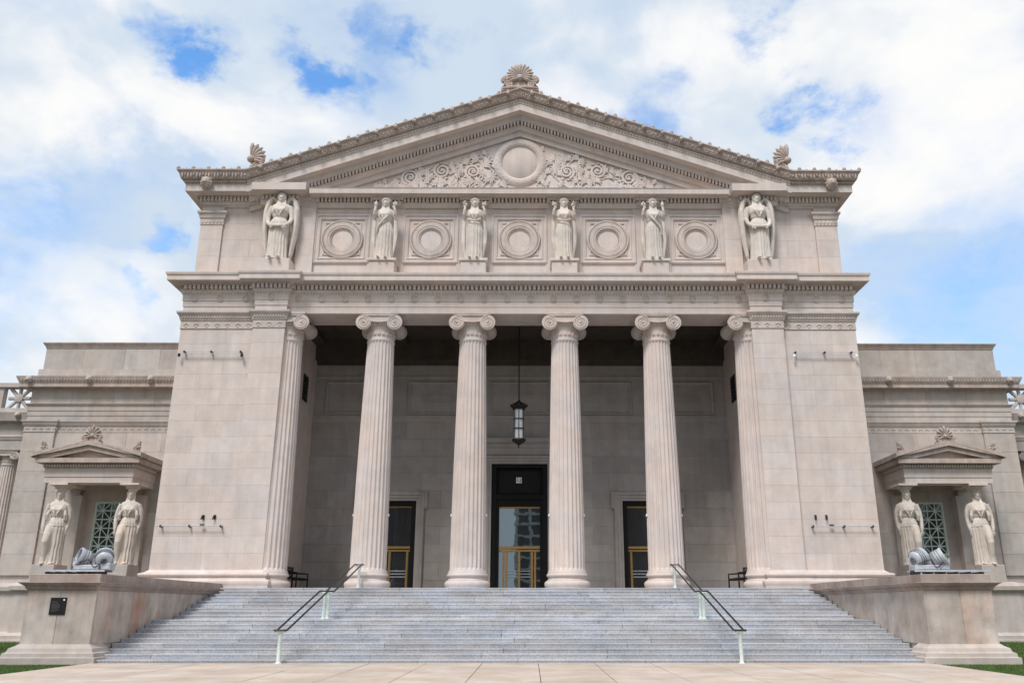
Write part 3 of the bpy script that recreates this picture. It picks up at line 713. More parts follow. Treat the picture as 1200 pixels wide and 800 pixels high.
# palmette ornaments
def palmette(name, parent, x, y, z, w_, h_, n=11, lean=0., m='weath', half=None):
    mb = MB()
    def leaf(a, r0_, r1_, wd, cx, cz):
        p0 = (cx+r0_*math.sin(a), cz+r0_*math.cos(a)); p1 = (cx+r1_*math.sin(a), cz+r1_*math.cos(a))
        pts = [(p0[0]+(p1[0]-p0[0])*t, -.02-.06*h_*math.sin(math.pi*t), p0[1]+(p1[1]-p0[1])*t) for t in (0, .3, .6, .85, 1)]
        mb.tube(pts, [wd*.4, wd*.75, wd, wd*.85, wd*.25], 8, 1.2)
    cz = h_*.42
    rng = range(n)
    for i in rng:
        t = (i/(n-1)-.5)*2
        if half and t*half < -.05: continue
        a = t*R(112); rr = h_*(.60-.20*abs(t)**1.2)
        leaf(a, h_*.06, rr, h_*.062, 0, cz)
    mb.ball((0, -.05*h_, cz), (h_*.12, h_*.12, h_*.12), 10, 6)
    fan = [(math.sin(R(112)*t)*h_*(.52-.19*abs(t)**1.2), cz+math.cos(R(112)*t)*h_*(.52-.19*abs(t)**1.2)) for t in [-1+2*i/24 for i in range(25)] if not half or t*half >= 0]
    if half: mb.prism(fan+([(.42*h_, .12*h_), (.42*h_, 0), (0, 0)] if half > 0 else [(0, 0), (-.42*h_, 0), (-.42*h_, .12*h_)]), -.02*h_, .16*h_)
    else: mb.prism(fan+[(.34*w_, .26*h_), (.48*w_, .1*h_), (.48*w_, 0), (-.48*w_, 0), (-.48*w_, .1*h_), (-.34*w_, .26*h_)], -.02*h_, .16*h_)
    for sx in (-1, 1):
        if half and sx != half: continue
        for (cx, c2, r_) in ((.30*w_, .17*h_, .14*h_), (.38*w_, .40*h_, .09*h_)):
            pts = [(sx*(cx+r_*(1-.8*i/24)*math.cos(i*.45)), -.06*h_, c2+r_*(1-.8*i/24)*math.sin(i*.45)) for i in range(25)]
            mb.tube(pts, h_*.035, 6); mb.ball((sx*cx, -.03*h_, c2), (r_*.8, .05*h_, r_*.8), 8, 5)
        for i in range(4): leaf(sx*R(35+22*i), h_*.02, h_*(.22-.02*i), h_*.05, sx*.36*w_, .28*h_)
        mb.tube([(0, -.05*h_, .03*h_), (sx*.2*w_, -.07*h_, .05*h_), (sx*.46*w_, -.05*h_, .02*h_)], [h_*.06, h_*.06, h_*.03], 7)
    mb.box(-.5*w_ if half != 1 else 0, .5*w_ if half != -1 else 0, -.05*h_, .18*h_, -.05*h_, .03*h_)
    o = mb.build(name, m, parent, smooth=50); o.location = (x, y, z); return o
za_t, za_b = PZ(75.5, YA-.6), PZ(102, YA-.6)
palmette('acroterion', MU, 0, YA-.62, za_b-.16, 1.75, za_t-za_b+.16, 15)
for sx in (-1, 1):
    xq = PX(299, 919, 180, YA-.5); zq0, zq1 = zSi1+.03+SL*.3, PZ(168.5, YA-.5)
    o = palmette('acroterion', MU, sx*(xq+.12), YA-.5, zq0-.03, .9, zq1-zq0, 13, half=-sx)

# tympanum relief
def relief():
    yq = YA+.22
    def flat(mb): mb.v = [(x, yq+(y-yq)*.62, z) for x, y, z in mb.v]; return mb
    zc = PZ(190.5, YA+.2); rO = 31/F*YA/.885; rI = 20.5/F*YA/.885
    mb = MB().lathe([(rO, -.05), (rO, .05), (rO-.05, .13), ((rO+rI)/2, .22), (rI+.07, .15), (rI+.03, .08), (rI+.02, .04), (rI, .04), (rI-.01, .02)], 56, (0, yq, zc), 'y', cap=False)
    for j in range(56):
        a = 2*math.pi*j/56; rr = (rO+rI)/2+.05*(1 if j % 2 else -1)
        mb.ball((rr*math.cos(a), yq-.17, zc+rr*math.sin(a)), (.06, .035, .06), 6, 4)
    md = flat(mb).build('medallion', 'lime', MU, smooth=40)
    MB().lathe([(rI, 0), (rI-.05, .035), (.01, .05)], 40, (0, yq, zc), 'y').build('disc', 'lime', md, smooth=40)
    rnd = random.Random(5)
    zf = zH1+.06
    for sx in (-1, 1):
        sc = []
        for u, v, r_, dr in ((482, 209, 10.5, 1), (519, 201, 9.5, -1), (555, 202, 9.0, 1)):
            X = PX(u, 1220-u, v, yq); Z = PZ(v, yq); r_ = r_/F*YA/.89; sc.append((X, Z, r_, dr))
        for X, Z, r_, dr in sc:
            mb = MB(); n = 60; pts = []; rad = []
            for i in range(n+1):
                t = i/n; a = -1.2*dr+dr*2*math.pi*2.1*t; rr = r_*(1-.86*t)
                pts.append((sx*(X+rr*math.cos(a)), yq-.07-.05*t, Z+rr*math.sin(a))); rad.append(.065*(1-.45*t))
            mb.tube(pts, rad, 7); mb.ball((sx*X, yq-.1, Z), (.07, .08, .07), 8, 5)
            for j in range(9):
                a = j*.7; mb.ball((sx*(X+r_*1.12*math.cos(a)), yq-.04, Z+r_*1.12*math.sin(a)), (.10, .06, .06), 6, 4)
            flat(mb).build('scroll', 'lime', MU, smooth=50)
        mb = MB()                 # wavy stem and acanthus leaves
        stem = []
        xs0 = PX(446, 774, 215, yq); 
        for i in range(40):
            t = i/39; x = rO+.1+(xs0-rO-.2)*t
            room = max(.12, zS_ap+d_t0-SL*x-zf)
            stem.append((sx*x, yq-.03, zf+room*(.42+.26*math.cos(t*9+.9))*.85))
        mb.tube(stem, [.05*(1-.5*i/39) for i in range(40)], 7)
        for i in range(95):
            t = rnd.random()**1.15; x = rO*.55+.1+(xs0-rO*.4)*t; room = zS_ap+d_t0-SL*x-zf-.1
            if room < .12: continue
            z = zf+rnd.uniform(.04, .93)*room
            if math.hypot(x, z-zc) < rO+.03: continue
            if any(math.hypot(x-X, z-Z) < r_*1.05 for X, Z, r_, d_ in sc): continue
            a = rnd.uniform(0, 6.28); L_ = rnd.uniform(.26, .46)*min(1, room*1.2); a = rnd.choice((.5, 2.6, .2, 2.9))+rnd.uniform(-.5, .5)
            for q in (-.75, -.38, 0, .38, .75):
                mb.tube([(sx*x, yq-.05, z), (sx*(x+L_*.6*math.cos(a+q)), yq-.10, z+L_*.6*math.sin(a+q)), (sx*(x+L_*math.cos(a+q*1.5)), yq-.04, z+L_*math.sin(a+q*1.5))], [.025, .048*min(1, L_*4), .014], 6)
        for i in range(8):        # feathered tip
            x = xs0-.1+.16*i*.5; mb.tube([(sx*(x-.15), yq-.05, zf+.05), (sx*(x+.1), yq-.09, zf+.12), (sx*(x+.25), yq-.05, zf+.22*(1-i/9))], [.03, .04, .012], 6)
        flat(mb).build('acanthus_leaves', 'lime', MU, smooth=50, kind='stuff')
relief()

# ================================================================== portico interior
zCl = PZ(402, YB)
pm = MB().box(-XPI-.2, XPI+.2, YE+1.6, YB+.3, zCl, zCl+.3)
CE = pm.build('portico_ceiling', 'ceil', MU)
for k in range(1, 6):
    x = (k-3)*BAY
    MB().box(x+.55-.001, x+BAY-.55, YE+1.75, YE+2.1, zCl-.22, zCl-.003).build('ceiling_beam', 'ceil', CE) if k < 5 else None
for k in range(6):
    x = (k-2.5)*BAY
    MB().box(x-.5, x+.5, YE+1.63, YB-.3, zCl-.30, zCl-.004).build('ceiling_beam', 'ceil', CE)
# back wall with three door openings
DO = [(-PX(457, 762, 640, YB), 'side'), (0, 'main'), (PX(457, 762, 640, YB), 'side')]
dws = PX(732, 792, 640, YB); zds = PZ(586.5, YB)          # side door half width, head
dwm = PX(574.9, 641.3, 600, YB); zdm = PZ(543.3, YB)
bw = MB(); xs = [-XPI-.1]
for x, k in DO: w_ = dws if k == 'side' else dwm; xs += [x-w_, x+w_]
xs.append(XPI+.1)
for i in range(0, len(xs), 2): bw.box(xs[i], xs[i+1], YB, YB+.5, 0, zCl+.1)
for (x, k) in DO:
    w_, zt_ = (dws, zds) if k == 'side' else (dwm, zdm); bw.box(x-w_, x+w_, YB, YB+.5, zt_, zCl+.1)
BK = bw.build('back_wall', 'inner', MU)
zf0, zf1, zp0, zp1, zs0, zs1 = PZ(420.5, YB-.5), PZ(402, YB), PZ(486, YB), PZ(447, YB), PZ(495, YB), PZ(487, YB)
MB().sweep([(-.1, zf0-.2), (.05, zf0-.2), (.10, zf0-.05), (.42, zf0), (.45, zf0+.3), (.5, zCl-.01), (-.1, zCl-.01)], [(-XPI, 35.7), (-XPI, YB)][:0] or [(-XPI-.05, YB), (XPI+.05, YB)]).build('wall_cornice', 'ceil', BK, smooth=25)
MB().sweep([(-.1, zs0), (.02, zs0), (.04, zs0+.1), (.09, zs0+.16), (.09, zs1), (-.1, zs1+.03)], [(-XPI, YB), (XPI, YB)]).build('string_course', 'inner', BK, smooth=25)
MB().sweep([(-.1, PZ(443.5, YB)), (.03, PZ(443.5, YB)), (.05, PZ(441.5, YB)), (-.1, PZ(441, YB))], [(-XPI, YB), (XPI, YB)]).build('string_course', 'inner', BK, smooth=25)
# framed panels with a long tablet
for k in range(5):
    x = (k-2)*BAY; hwp = 1.45
    f_ = MB().sweep([(0, -.02), (0, .04), (-.06, .07), (-.14, .03), (-.14, -.02)], [(x-hwp, zp0), (x+hwp, zp0), (x+hwp, zp1), (x-hwp, zp1)], wallmap(YB), True).build('wall_panel', 'inner', BK, smooth=25)
    n = 24; zz = (zp0+zp1)/2
    ov = [(x+.85*math.copysign(abs(math.cos(2*math.pi*i/n))**.6, math.cos(2*math.pi*i/n)), zz+.22*math.copysign(abs(math.sin(2*math.pi*i/n))**.6, math.sin(2*math.pi*i/n))) for i in range(n)]
    MB().prism(ov, YB-.035, YB+.02).build('tablet', 'inner', BK)
# ashlar of the back wall
nc = 9
bj = MB()
zz0, zz1 = FLOOR+.45, zs0
for k in range(nc):
    a, b = zz0+(zz1-zz0)*k/nc+.004, zz0+(zz1-zz0)*(k+1)/nc-.004
    blk = []
    x = -XPI+(0 if k % 2 else -.8)
    while x < XPI:
        blk.append((max(x, -XPI), min(x+1.75, XPI))); x += 1.75
    for p, q in blk:
        segs = [(p, q)]
        for (dx_, kd) in DO:
            w_, zt_ = (dws+.42, zds+.42) if kd == 'side' else (dwm+.42, zdm+1.1)
            if a < zt_:
                ns = []
                for s0, s1 in segs:
                    if s1 <= dx_-w_ or s0 >= dx_+w_: ns.append((s0, s1)); continue
                    if s0 < dx_-w_: ns.append((s0, dx_-w_))
                    if s1 > dx_+w_: ns.append((dx_+w_, s1))
                segs = ns
        for s0, s1 in segs:
            if s1-s0 > .1: MB().cbox(s0+.003, s1-.003, YB-.012+random.uniform(-.002, .002), YB+.02, a, b, .006).build('stone_block', 'inner', BK)
for i in range(0, len(xs), 2):
    MB().box(xs[i]+(.43 if i else 0), xs[i+1]-(.43 if i < 6 else 0), YB-.06, YB+.02, FLOOR, FLOOR+.44).build('skirting', 'inner', BK)
# doors
def door(x, kind):
    w_, zt_ = (dws, zds) if kind == 'side' else (dwm, zdm)
    fw = .40
    # stone architrave, eared
    a = MB()
    e = .10
    prof = [(0, -.02), (0, .05), (.10, .07), (.12, .10), (.24, .11), (.26, .15), (.36, .16), (.40, .10), (.40, -.02)]
    a.sweep(prof, [(x-w_, FLOOR), (x-w_, zt_), (x+w_, zt_), (x+w_, FLOOR)][::-1], wallmap(YB))
    for sx in (-1, 1): a.box(x+sx*(w_+.38), x+sx*(w_+.52), YB-.13, YB, zt_-.35, zt_+.41)
    if kind == 'main':
        z = zt_+.42
        a.sweep([(-.1, z), (.10, z), (.10, z+.30), (.16, z+.34), (.20, z+.42), (.20, z+.5), (.34, z+.55), (.38, z+.66), (.38, z+.74), (-.1, z+.78)], [(x-w_-.55, YB), (x+w_+.55, YB)])
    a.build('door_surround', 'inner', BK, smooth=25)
    D = MB()
    yd = YB+.36
    zg = PZ(593, yd) if kind == 'main' else PZ(593, yd)
    D.box(x-w_, x-w_+.22, yd-.30, yd+.1, FLOOR, zt_); D.box(x+w_-.22, x+w_, yd-.30, yd+.1, FLOOR, zt_)
    D.box(x-w_+.22, x+w_-.22, yd-.30, yd+.1, zt_-.18, zt_)
    if kind == 'main':
        zt2 = PZ(580, yd)
        D.box(x-w_+.22, x+w_-.22, yd-.05, yd+.1, zt2, zt_-.18)
        D.box(x-w_+.22, x+w_-.22, yd-.30, yd+.1, zt2-.22, zt2)
        D.box(x-w_+.22, x-w_+.36, yd-.24, yd+.1, FLOOR, zt2-.22); D.box(x+w_-.36, x+w_-.22, yd-.24, yd+.1, FLOOR, zt2-.22)
        D.box(x-w_+.36, x+w_-.36, yd-.24, yd+.1, zg, zt2-.22)
    dobj = D.build('door', 'dark', MU, label='dark bronze entrance with brass leaves')
    gi = .36 if kind == 'main' else .22
    if kind == 'main':
        gr = MB(); s = .16; z0_, z1_ = zt2+.12, zt_-.30; x0, x1 = x-w_+.34, x+w_-.34
        nxx = int((x1-x0)/s); nzz = int((z1_-z0_)/s)
        for i in range(nxx+nzz+1):
            for sg in (-1, 1):
                # diagonal bars clipped to the panel
                pa = []
                for q in range(21):
                    t = q/20; zz = z0_+(z1_-z0_)*t; xx = (x0+(i*s-(zz-z0_))) if sg > 0 else (x1-(i*s-(zz-z0_)))
                    if x0 <= xx <= x1: pa.append((xx, yd-.07, zz))
                if len(pa) > 1: gr.tube([pa[0], pa[-1]], .016, 5)
        gr.build('transom_grille', 'grille', dobj, kind='stuff')
        MB().sweep([(0, 0), (0, .04), (.07, .05), (.07, 0)], [(x0, z0_), (x0, z1_), (x1, z1_), (x1, z0_)][::-1], wallmap(yd-.05), True).build('transom_frame', 'dark', dobj)
    zb_ = PZ(641, yd)                # brass head rail of the door leaves
    ztop = (zg if kind == 'main' else zt_-.18)
    MB().box(x-w_+gi, x+w_-gi, yd+.02, yd+.04, FLOOR, ztop).build('pane', 'glass', dobj)
    zbar = ztop-.02 if kind == 'main' else PZ(593, yd)
    MB().box(x-w_+gi, x+w_-gi, yd-.03, yd+.015, zbar-.07, zbar).build('brass_bar', 'gold', dobj)
    MB().box(x-w_+gi-.05, x+w_-gi+.05, yd-.16, yd+.012, zb_-.07, zb_+.035).build('head_rail', 'gold', dobj)
    MB().box(x-w_+gi, x+w_-gi, yd-.12, yd+.012, zb_-.19, zb_-.12).build('head_rail', 'gold', dobj)
    lw = .72 if kind == 'main' else .80
    xsb = [x-lw, x-lw+.14, x, x+lw-.14, x+lw] if kind == 'main' else [x-lw, x, x+lw]
    for q in xsb:
        MB().box(q-.045, q+.045, yd-.10, yd+.012, FLOOR, zb_-.19).build('brass_stile', 'gold', dobj)
    for i in range(3):
        z = FLOOR+.62+.13*i
        for p, q in zip(xsb, xsb[1:]):
            if q-p > .3: MB().tube([(p+.05, yd-.09, z), (q-.05, yd-.09, z)], .018, 6).build('push_bar', 'grey', dobj)
    return dobj
doors = [door(x, k) for x, k in DO]
# side-wall vents
for sx in (-1, 1):
    zq0, zq1 = PZ(470, 37.6), PZ(440, 37.6)
    v_ = MB().box(sx*(XPI-.03), sx*(XPI+.02), 37.2, 38.0, zq0, zq1).build('wall_vent', 'black', MU)
    for i in range(7): MB().box(sx*(XPI-.055), sx*(XPI-.032), 37.24, 37.96, zq0+.06+(zq1-zq0-.12)*i/7, zq0+.11+(zq1-zq0-.12)*i/7).build('louvre', 'dark', v_)

# ================================================================== wings
XW = PX(28.7, 1186, 505, YW)         # outer corner of the wing block
XW = .593*YW
zw = lambda v, p=0.: PZ(v, YW-p)
XWP = XW-1.55                         # inner edge of the end pilaster
pxin, pxout = PX(164, 1049, 535, 39.0), PX(42, 1171, 535, 39.0)
xp0, xp1 = pxin+0.0, pxout            # porch cornice extents
YQ = 39.35                            # porch front plane (architrave)
pxc = (xp0+xp1)/2; pw = (xp1-xp0)/2-.38
nx0, nx1 = pxc-1.62, pxc+1.50         # niche between
zN1 = PZ(574, YW)                     # niche head
def wing(sx):
    S = (lambda mb: mb.mirror()) if sx < 0 else (lambda mb: mb)
    W = MB()
    zt = zw(452.8, .5)
    W.box(XPO-.1, nx0, YW, YW+.6, 0, zt); W.box(nx1, XW, YW, YW+.6, 0, zt); W.box(nx0, nx1, YW, YW+.6, zN1, zt)
    W.box(nx0, nx1, YW, YW+.6, 0, 2.6)
    W.box(nx0, nx1, YW+.58, YW+1, 2.6, zN1)              # back of the niche (window wall)
    W.box(XPO-.1, XW, YW+1.0, YW+10, 0, zt)
    wg = S(W).build('wing', 'wing', MU, label='low side wing with a caryatid porch')
    # niche wall facing with window opening is the pane itself (built below)
    z_w0, z_w1 = PZ(507, YW), PZ(492.7, YW-.1)
    # capital band
    hb = z_w1-z_w0
    p = [(-.1, z_w0), (.03, z_w0), (.03, z_w0+.04), (.01, z_w0+.05), (.01, z_w0+.5*hb), (.05, z_w0+.54*hb), (.07, z_w0+.62*hb), (.10, z_w0+.8*hb), (.14, z_w0+.86*hb), (.14, z_w1), (-.1, z_w1)]
    S(MB().sweep(p, [(XPO, YW), (XWP, YW), (XWP, YW-.12), (XW, YW-.12), (XW, YW+4)])).build('capital_band', 'wing', wg, smooth=25)
    og = MB()
    for i in range(30):
        x = XPO+.1+(XW-XPO-.1)*(i+.5)/30; y = YW-.13 if x > XWP else YW-.01
        for q in (-1, 0, 1): og.ball((x+q*.07, y, z_w0+.27*hb+(.03 if q == 0 else 0)), (.03, .03, .07), 6, 4)
    for i in range(90):
        x = XPO+.05+(XW-XPO-.05)*(i+.5)/90; y = YW-.19 if x > XWP else YW-.07
        og.ball((x, y, z_w0+.7*hb), (.035, .035, .04), 6, 4)
    S(og).build('carved_ornament', 'wing', wg, smooth=60, kind='stuff')
    # end pilaster
    zpb = PZ(660, YW)
    nc = 7
    for k in range(nc):
        a, b = zpb-.55+(z_w0-zpb+.55)*k/nc+.003, zpb-.55+(z_w0-zpb+.55)*(k+1)/nc-.003
        S(MB().cbox(XWP+.003, XW-.003, YW-.12, YW+.1, a, b, .008)).build('stone_block', 'wing', wg)
    # wall blocks below the band
    for k in range(nc):
        a, b = zpb-.55+(z_w0-zpb+.55)*k/nc+.003, zpb-.55+(z_w0-zpb+.55)*(k+1)/nc-.003
        rows = [(XPO, XWP)] if a > zN1 else ([(XPO, nx0), (nx1, XWP)])
        for r0_, r1_ in rows:
            n = max(1, round((r1_-r0_)/1.7)); off = .4 if (k % 2 and n > 1) else 0
            ed = [r0_]+[r0_+(r1_-r0_)*(i+off)/n for i in range(1, n)]+[r1_]
            for p0, p1 in zip(ed, ed[1:]):
                S(MB().cbox(p0+.003, p1-.003, YW-.015, YW+.05, a, min(b, 99), .008)).build('stone_block', 'wing', wg)
    # architrave fasciae, band, frieze
    z1_, z2_ = zw(492.7), zw(477); z3_ = zw(473.2, .1); z4_ = zw(456)
    S(MB().sweep([(-.1, z1_), (.02, z1_), (.02, z1_+.32*(z2_-z1_)), (.045, z1_+.33*(z2_-z1_)), (.045, z1_+.68*(z2_-z1_)), (.07, z1_+.69*(z2_-z1_)), (.07, z2_), (.12, z2_+.06), (.16, z3_-.02), (.16, z3_), (-.1, z3_+.02)], [(XPO, YW), (XW, YW), (XW, YW+6)])).build('architrave', 'wing', wg, smooth=25)
    n = 5
    for i in range(n): S(MB().cbox(XPO+(XW-XPO)*i/n+.003, XPO+(XW-XPO)*(i+1)/n-.003, YW-.02, YW+.05, z3_+.03, z4_, .008)).build('stone_block', 'wing', wg)
    # cornice
    zc0, zc1, zc2 = zw(453, .45), zw(449, .5), zw(440.6, .59)
    cc = S(MB().sweep([(-.1, z4_-.02), (.05, z4_-.02), (.12, z4_+.08), (.40, zc0), (.45, zc0-.02), (.45, zc1), (.47, zc1+.02), (.5, zc1+.3*(zc2-zc1)), (.58, zc2-.08), (.59, zc2), (-.5, zc2+.06)], [(XPO, YW), (XW, YW), (XW, YW+6)])).build('cornice', 'weath', wg, smooth=25)
    for (ul, ur) in ((32.5, 1181), (102, 1111), (174, 1039)):
        x = PX(ul, ur, 444, YW-.55); z = PZ(444.5, YW-.55)
        m_ = MB().ball((x, YW-.56, z), (.17, .15, .19), 10, 7).ball((x, YW-.70, z-.05), (.08, .08, .07), 8, 5)
        for q in (-1, 1): m_.ball((x+q*.12, YW-.56, z+.14), .055, 6, 5).ball((x+q*.055, YW-.68, z+.05), .025, 6, 4)
        S(m_).build('lion_mask', 'wing', cc, smooth=50)
    og = MB()
    for i in range(70):
        x = XPO+(XW+.4-XPO)*(i+.5)/70; og.ball((x, YW-.53, zc1+.45*(zc2-zc1)), (.035, .035, .10), 6, 4)
    S(og).build('carved_ornament', 'weath', cc, smooth=60, kind='stuff')
    # parapet
    zp0, zp1, zp2 = zw(440, 0), zw(409), zw(402, .1)
    xq = PX(51, 1165, 425, YW)
    n = 5; hh = zw(433.5)
    S(MB().box(XPO, xq+.18, YW-.06, YW+.6, zc2-.2, hh)).build('parapet_base', 'wing', wg)
    S(MB().box(XPO, xq-.03, YW+.04, YW+.6, hh, zp1)).build('parapet', 'wing', wg)
    ed = [XPO, XPO+1.9, XPO+4.2, XPO+6.0, XPO+8.1, xq]
    for p0, p1 in zip(ed, ed[1:]): S(MB().cbox(p0+.003, p1-.003, YW, YW+.1, hh+.003, zp1-.003, .008)).build('stone_block', 'wing', wg)
    S(MB().sweep([(-.5, zp1), (.02, zp1), (.05, zp1+.1), (.12, zp1+.2), (.15, zp2-.04), (.15, zp2), (-.5, zp2+.02)], [(XPO, YW), (xq, YW), (xq, YW+6)])).build('coping', 'weath', wg, smooth=25)
    # base: plinth steps, die, moulding
    zm0, zm1 = PZ(694.5, YW-.6), PZ(685.5, YW-.6)
    bp = [(-.3, 0), (1.05, 0), (1.05, .10), (.95, .12), (.95, .28), (.80, .36), (.62, .40), (.62, zm0), (.70, zm0+.04), (.78, zm0+.1), (.80, zm1-.08), (.74, zm1), (.55, zm1+.08), (.40, zm1+.12), (-.3, zm1+.13)]
    S(MB().sweep(bp, [(XPO-.2, YW), (XW, YW), (XW, YW+6)])).build('base_course', 'wing', wg, smooth=25)
    # ---- porch podium and roof
    yf = YQ-.35
    bp2 = [(0, 0), (.36, 0), (.36, .10), (.28, .12), (.28, .28), (.14, .36), (0, .40), (0, zm0), (.08, zm0+.04), (.16, zm0+.1), (.18, zm1-.08), (.12, zm1), (-.1, zm1+.1), (-1.0, zm1+.12)]
    pd = MB().sweep(bp2, [(pxc-pw-.30, YW), (pxc-pw-.30, yf), (pxc+pw+.30, yf), (pxc+pw+.30, YW)]); pd.box(pxc-pw-.2, pxc+pw+.2, yf+.1, YW+.1, 0, zm1+.11)
    PO = S(pd).build('caryatid_porch', 'wing', MU, label='small pedimented porch carried by two caryatids')
    zq1 = PZ(661.5, YQ)
    for q in (-1, 1):
        cx = [PX(142.5, 1065.4, 640, YQ+.3), PX(58.5, 1149.4, 640, YQ+.3)][(q+1)//2]
        S(MB().cbox(cx-.52, cx+.52, YQ-.28, YQ+.86, zm1+.05, zq1, .02)).build('plinth_block', 'wing', PO)
    zb_ = PZ(566, YQ); zt_ = PZ(549, YQ); 
    xa, xb = pxc-pw, pxc+pw
    # architrave beams
    AR = MB().box(xa, xb, YQ-.1, YQ+.7, zb_, zt_); AR.box(xa, xa+.75, YQ+.7, YW+.1, zb_, zt_); AR.box(xb-.75, xb, YQ+.7, YW+.1, zb_, zt_); AR.box(xa+.75, xb-.75, YQ+.7, YW, zt_-.15, zt_)
    AR.sweep([(0, zb_+.4*(zt_-zb_)), (.03, zb_+.4*(zt_-zb_)), (.03, zt_), (0, zt_)], [(xa, YW), (xa, YQ-.1), (xb, YQ-.1), (xb, YW)])
    S(AR).build('architrave', 'lime', PO)
    zd1 = PZ(544, YQ-.2); zc0_, zc1_ = PZ(541.5, YQ-.4), PZ(536.5, YQ-.45); zs1_ = PZ(530, YQ-.5)
    CO_ = MB().sweep([(-.2, zt_+.0), (.06, zt_), (.08, zt_+.03), (.08, zd1), (.14, zd1+.02), (.34, zc0_), (.36, zc0_-.02), (.36, zc1_), (-.3, zc1_+.02)], [(xa, YW), (xa, YQ-.1), (xb, YQ-.1), (xb, YW)])
    for e0, e1 in ((xa-.46, xa-.2), (xb+.2, xb+.46)): CO_.box(e0, e1, YQ+.012, YW, zc1_+.022, zs1_-.01)
    cp = S(CO_).build('cornice', 'weath', PO, smooth=25)
    dn = MB(); dentils(dn, [(xa-.08, YW-.3), (xa-.08, YQ-.18)], -.02, .09, zt_+.04, zd1-.01, .125, .07); dentils(dn, [(xa-.08, YQ-.18), (xb+.08, YQ-.18)], -.02, .09, zt_+.04, zd1-.01, .125, .07)
    S(dn).build('dentil_row', 'lime', cp, kind='stuff')
    zap = PZ(516.5, YQ-.5); xl_, xr_ = xa-.46, xb+.46
    G = MB(); th = .30
    for s_ in (-1, 1):
        e0 = xl_ if s_ < 0 else xr_
        # raking bar
        sl_ = (zap-zs1_)/abs(pxc-e0); th1, th2 = .20, .42
        zq = zc1_+.022
        def barp(d0, d1, x0):     # raking strip between two offsets, cut at the level cornice
            top0 = zap-sl_*abs(x0-pxc)-d0
            xc_ = pxc+s_*(zap-d1-zq)/sl_
            return [(x0, zq), (x0, max(top0, zq+.02)), (pxc, zap-d0), (pxc, zap-d1), (xc_, zq)]
        G.prism(barp(0, th1, e0), YQ-.58, YQ+.0)
        G.prism(barp(th1+.002, th2, pxc+s_*(zap-th1-.002-zq-.03)/sl_), YQ-.47, YQ+.0)
    G.prism([(xl_+.1, zc1_+.03), (xr_-.1, zc1_+.03), (xr_-.1, zs1_-.02), (pxc, zap-.03), (xl_+.1, zs1_-.02)], YQ+.005, YW)
    S(G).build('porch_gable', 'weath', PO)
    S(MB().prism([(xl_+.3, zc1_+.018), (xr_-.3, zc1_+.018), (pxc, zap-.30)], YQ-.12, YQ+.003)).build('tympanum', 'lime', PO)
    # acroteria
    ph = PZ(499, YQ-.3)-zap
    palmette('acroterion', PO, sx*pxc, YQ-.3, zap-.08, .95, ph+.1, 9)
    eh = PZ(518, YQ-.3)-zs1_
    for e0, hf in ((xl_+.22, 1), (xr_-.22, -1)):
        palmette('acroterion', PO, sx*e0, YQ-.3, zs1_+.06, .6, eh, 9, half=int(sx*hf))
    # antae inside and reveal of the niche
    for q in (nx0, nx1-.0):
        S(MB().cbox(q-.25, q+.25, YW-.25, YW+.5, zm1+.1, zb_-.3, .01)).build('anta', 'wing', PO)
    # window
    yw_ = YW+.2
    xw0, xw1 = PX(144, 1066, 610, yw_), PX(104, 1101.5, 610, yw_)
    zw0, zw1 = PZ(650, yw_), PZ(588, yw_)
    nw = MB().box(nx0, xw0, yw_, yw_+.1, 2.6, zN1).box(xw1, nx1, yw_, yw_+.1, 2.6, zN1).box(xw0, xw1, yw_, yw_+.1, zw1, zN1).box(xw0, xw1, yw_, yw_+.1, 2.6, zw0)
    S(nw).build('niche_wall', 'wing', PO)
    WN = S(MB().sweep([(0, -.04), (0, .03), (-.07, .05), (-.09, -.04)], [(xw0, zw0), (xw1, zw0), (xw1, zw1), (xw0, zw1)], wallmap(yw_+.02), True)).build('window', 'verd', MU, label='green lattice window')
    S(MB().box(xw0, xw1, yw_+.06, yw_+.09, zw0, zw1)).build('pane', 'wglass', WN)
    nxn, nzn = 4, 6
    cw, chh = (xw1-xw0)/nxn, (zw1-zw0)/nzn
    def bar(p0, p1, r_=.03):
        S(MB().tube([(p0[0], yw_+.03, p0[1]), (p1[0], yw_+.03, p1[1])], r_, 6)).build('glazing_bar', 'verd', WN)
    for i in range(1, nxn): bar((xw0+i*cw, zw0), (xw0+i*cw, zw1))
    for i in range(1, nzn): bar((xw0, zw0+i*chh), (xw1, zw0+i*chh))
    for i in range(2):
        for j in range(3):
            a, b, c, d = xw0+2*i*cw, xw0+2*(i+1)*cw, zw0+2*j*chh, zw0+2*(j+1)*chh
            bar((a, c), (b, d), .025); bar((a, d), (b, c), .025)
    # ---- colonnade beyond the wing
    YL = 43.4
    z0_, z1_ = PZ(527.5, YL), PZ(493, YL-.4); z2_, z3_ = PZ(483, YL-.5), PZ(450, YL)
    K = MB()
    K.sweep([(-1.2, z0_), (0, z0_), (0, z0_+.35*(z1_-z0_)), (.04, z0_+.36*(z1_-z0_)), (.04, PZ(515, YL)), (.10, PZ(512, YL)), (.02, PZ(510, YL)), (.02, z1_-.05), (.35, z1_), (.38, z1_+.15), (.42, z2_-.1), (.45, z2_), (-1.2, z2_+.02)], [(XW+.0, YL), (XW+9, YL)])
    ck = S(K).build('colonnade_entablature', 'wing', MU, smooth=25)
    S(MB().ball((XW+1.35, YL-.45, z1_+.28), (.16, .14, .18), 10, 7).ball((XW+1.35, YL-.58, z1_+.24), (.08, .07, .06), 8, 5)).build('lion_mask', 'wing', ck, smooth=50)
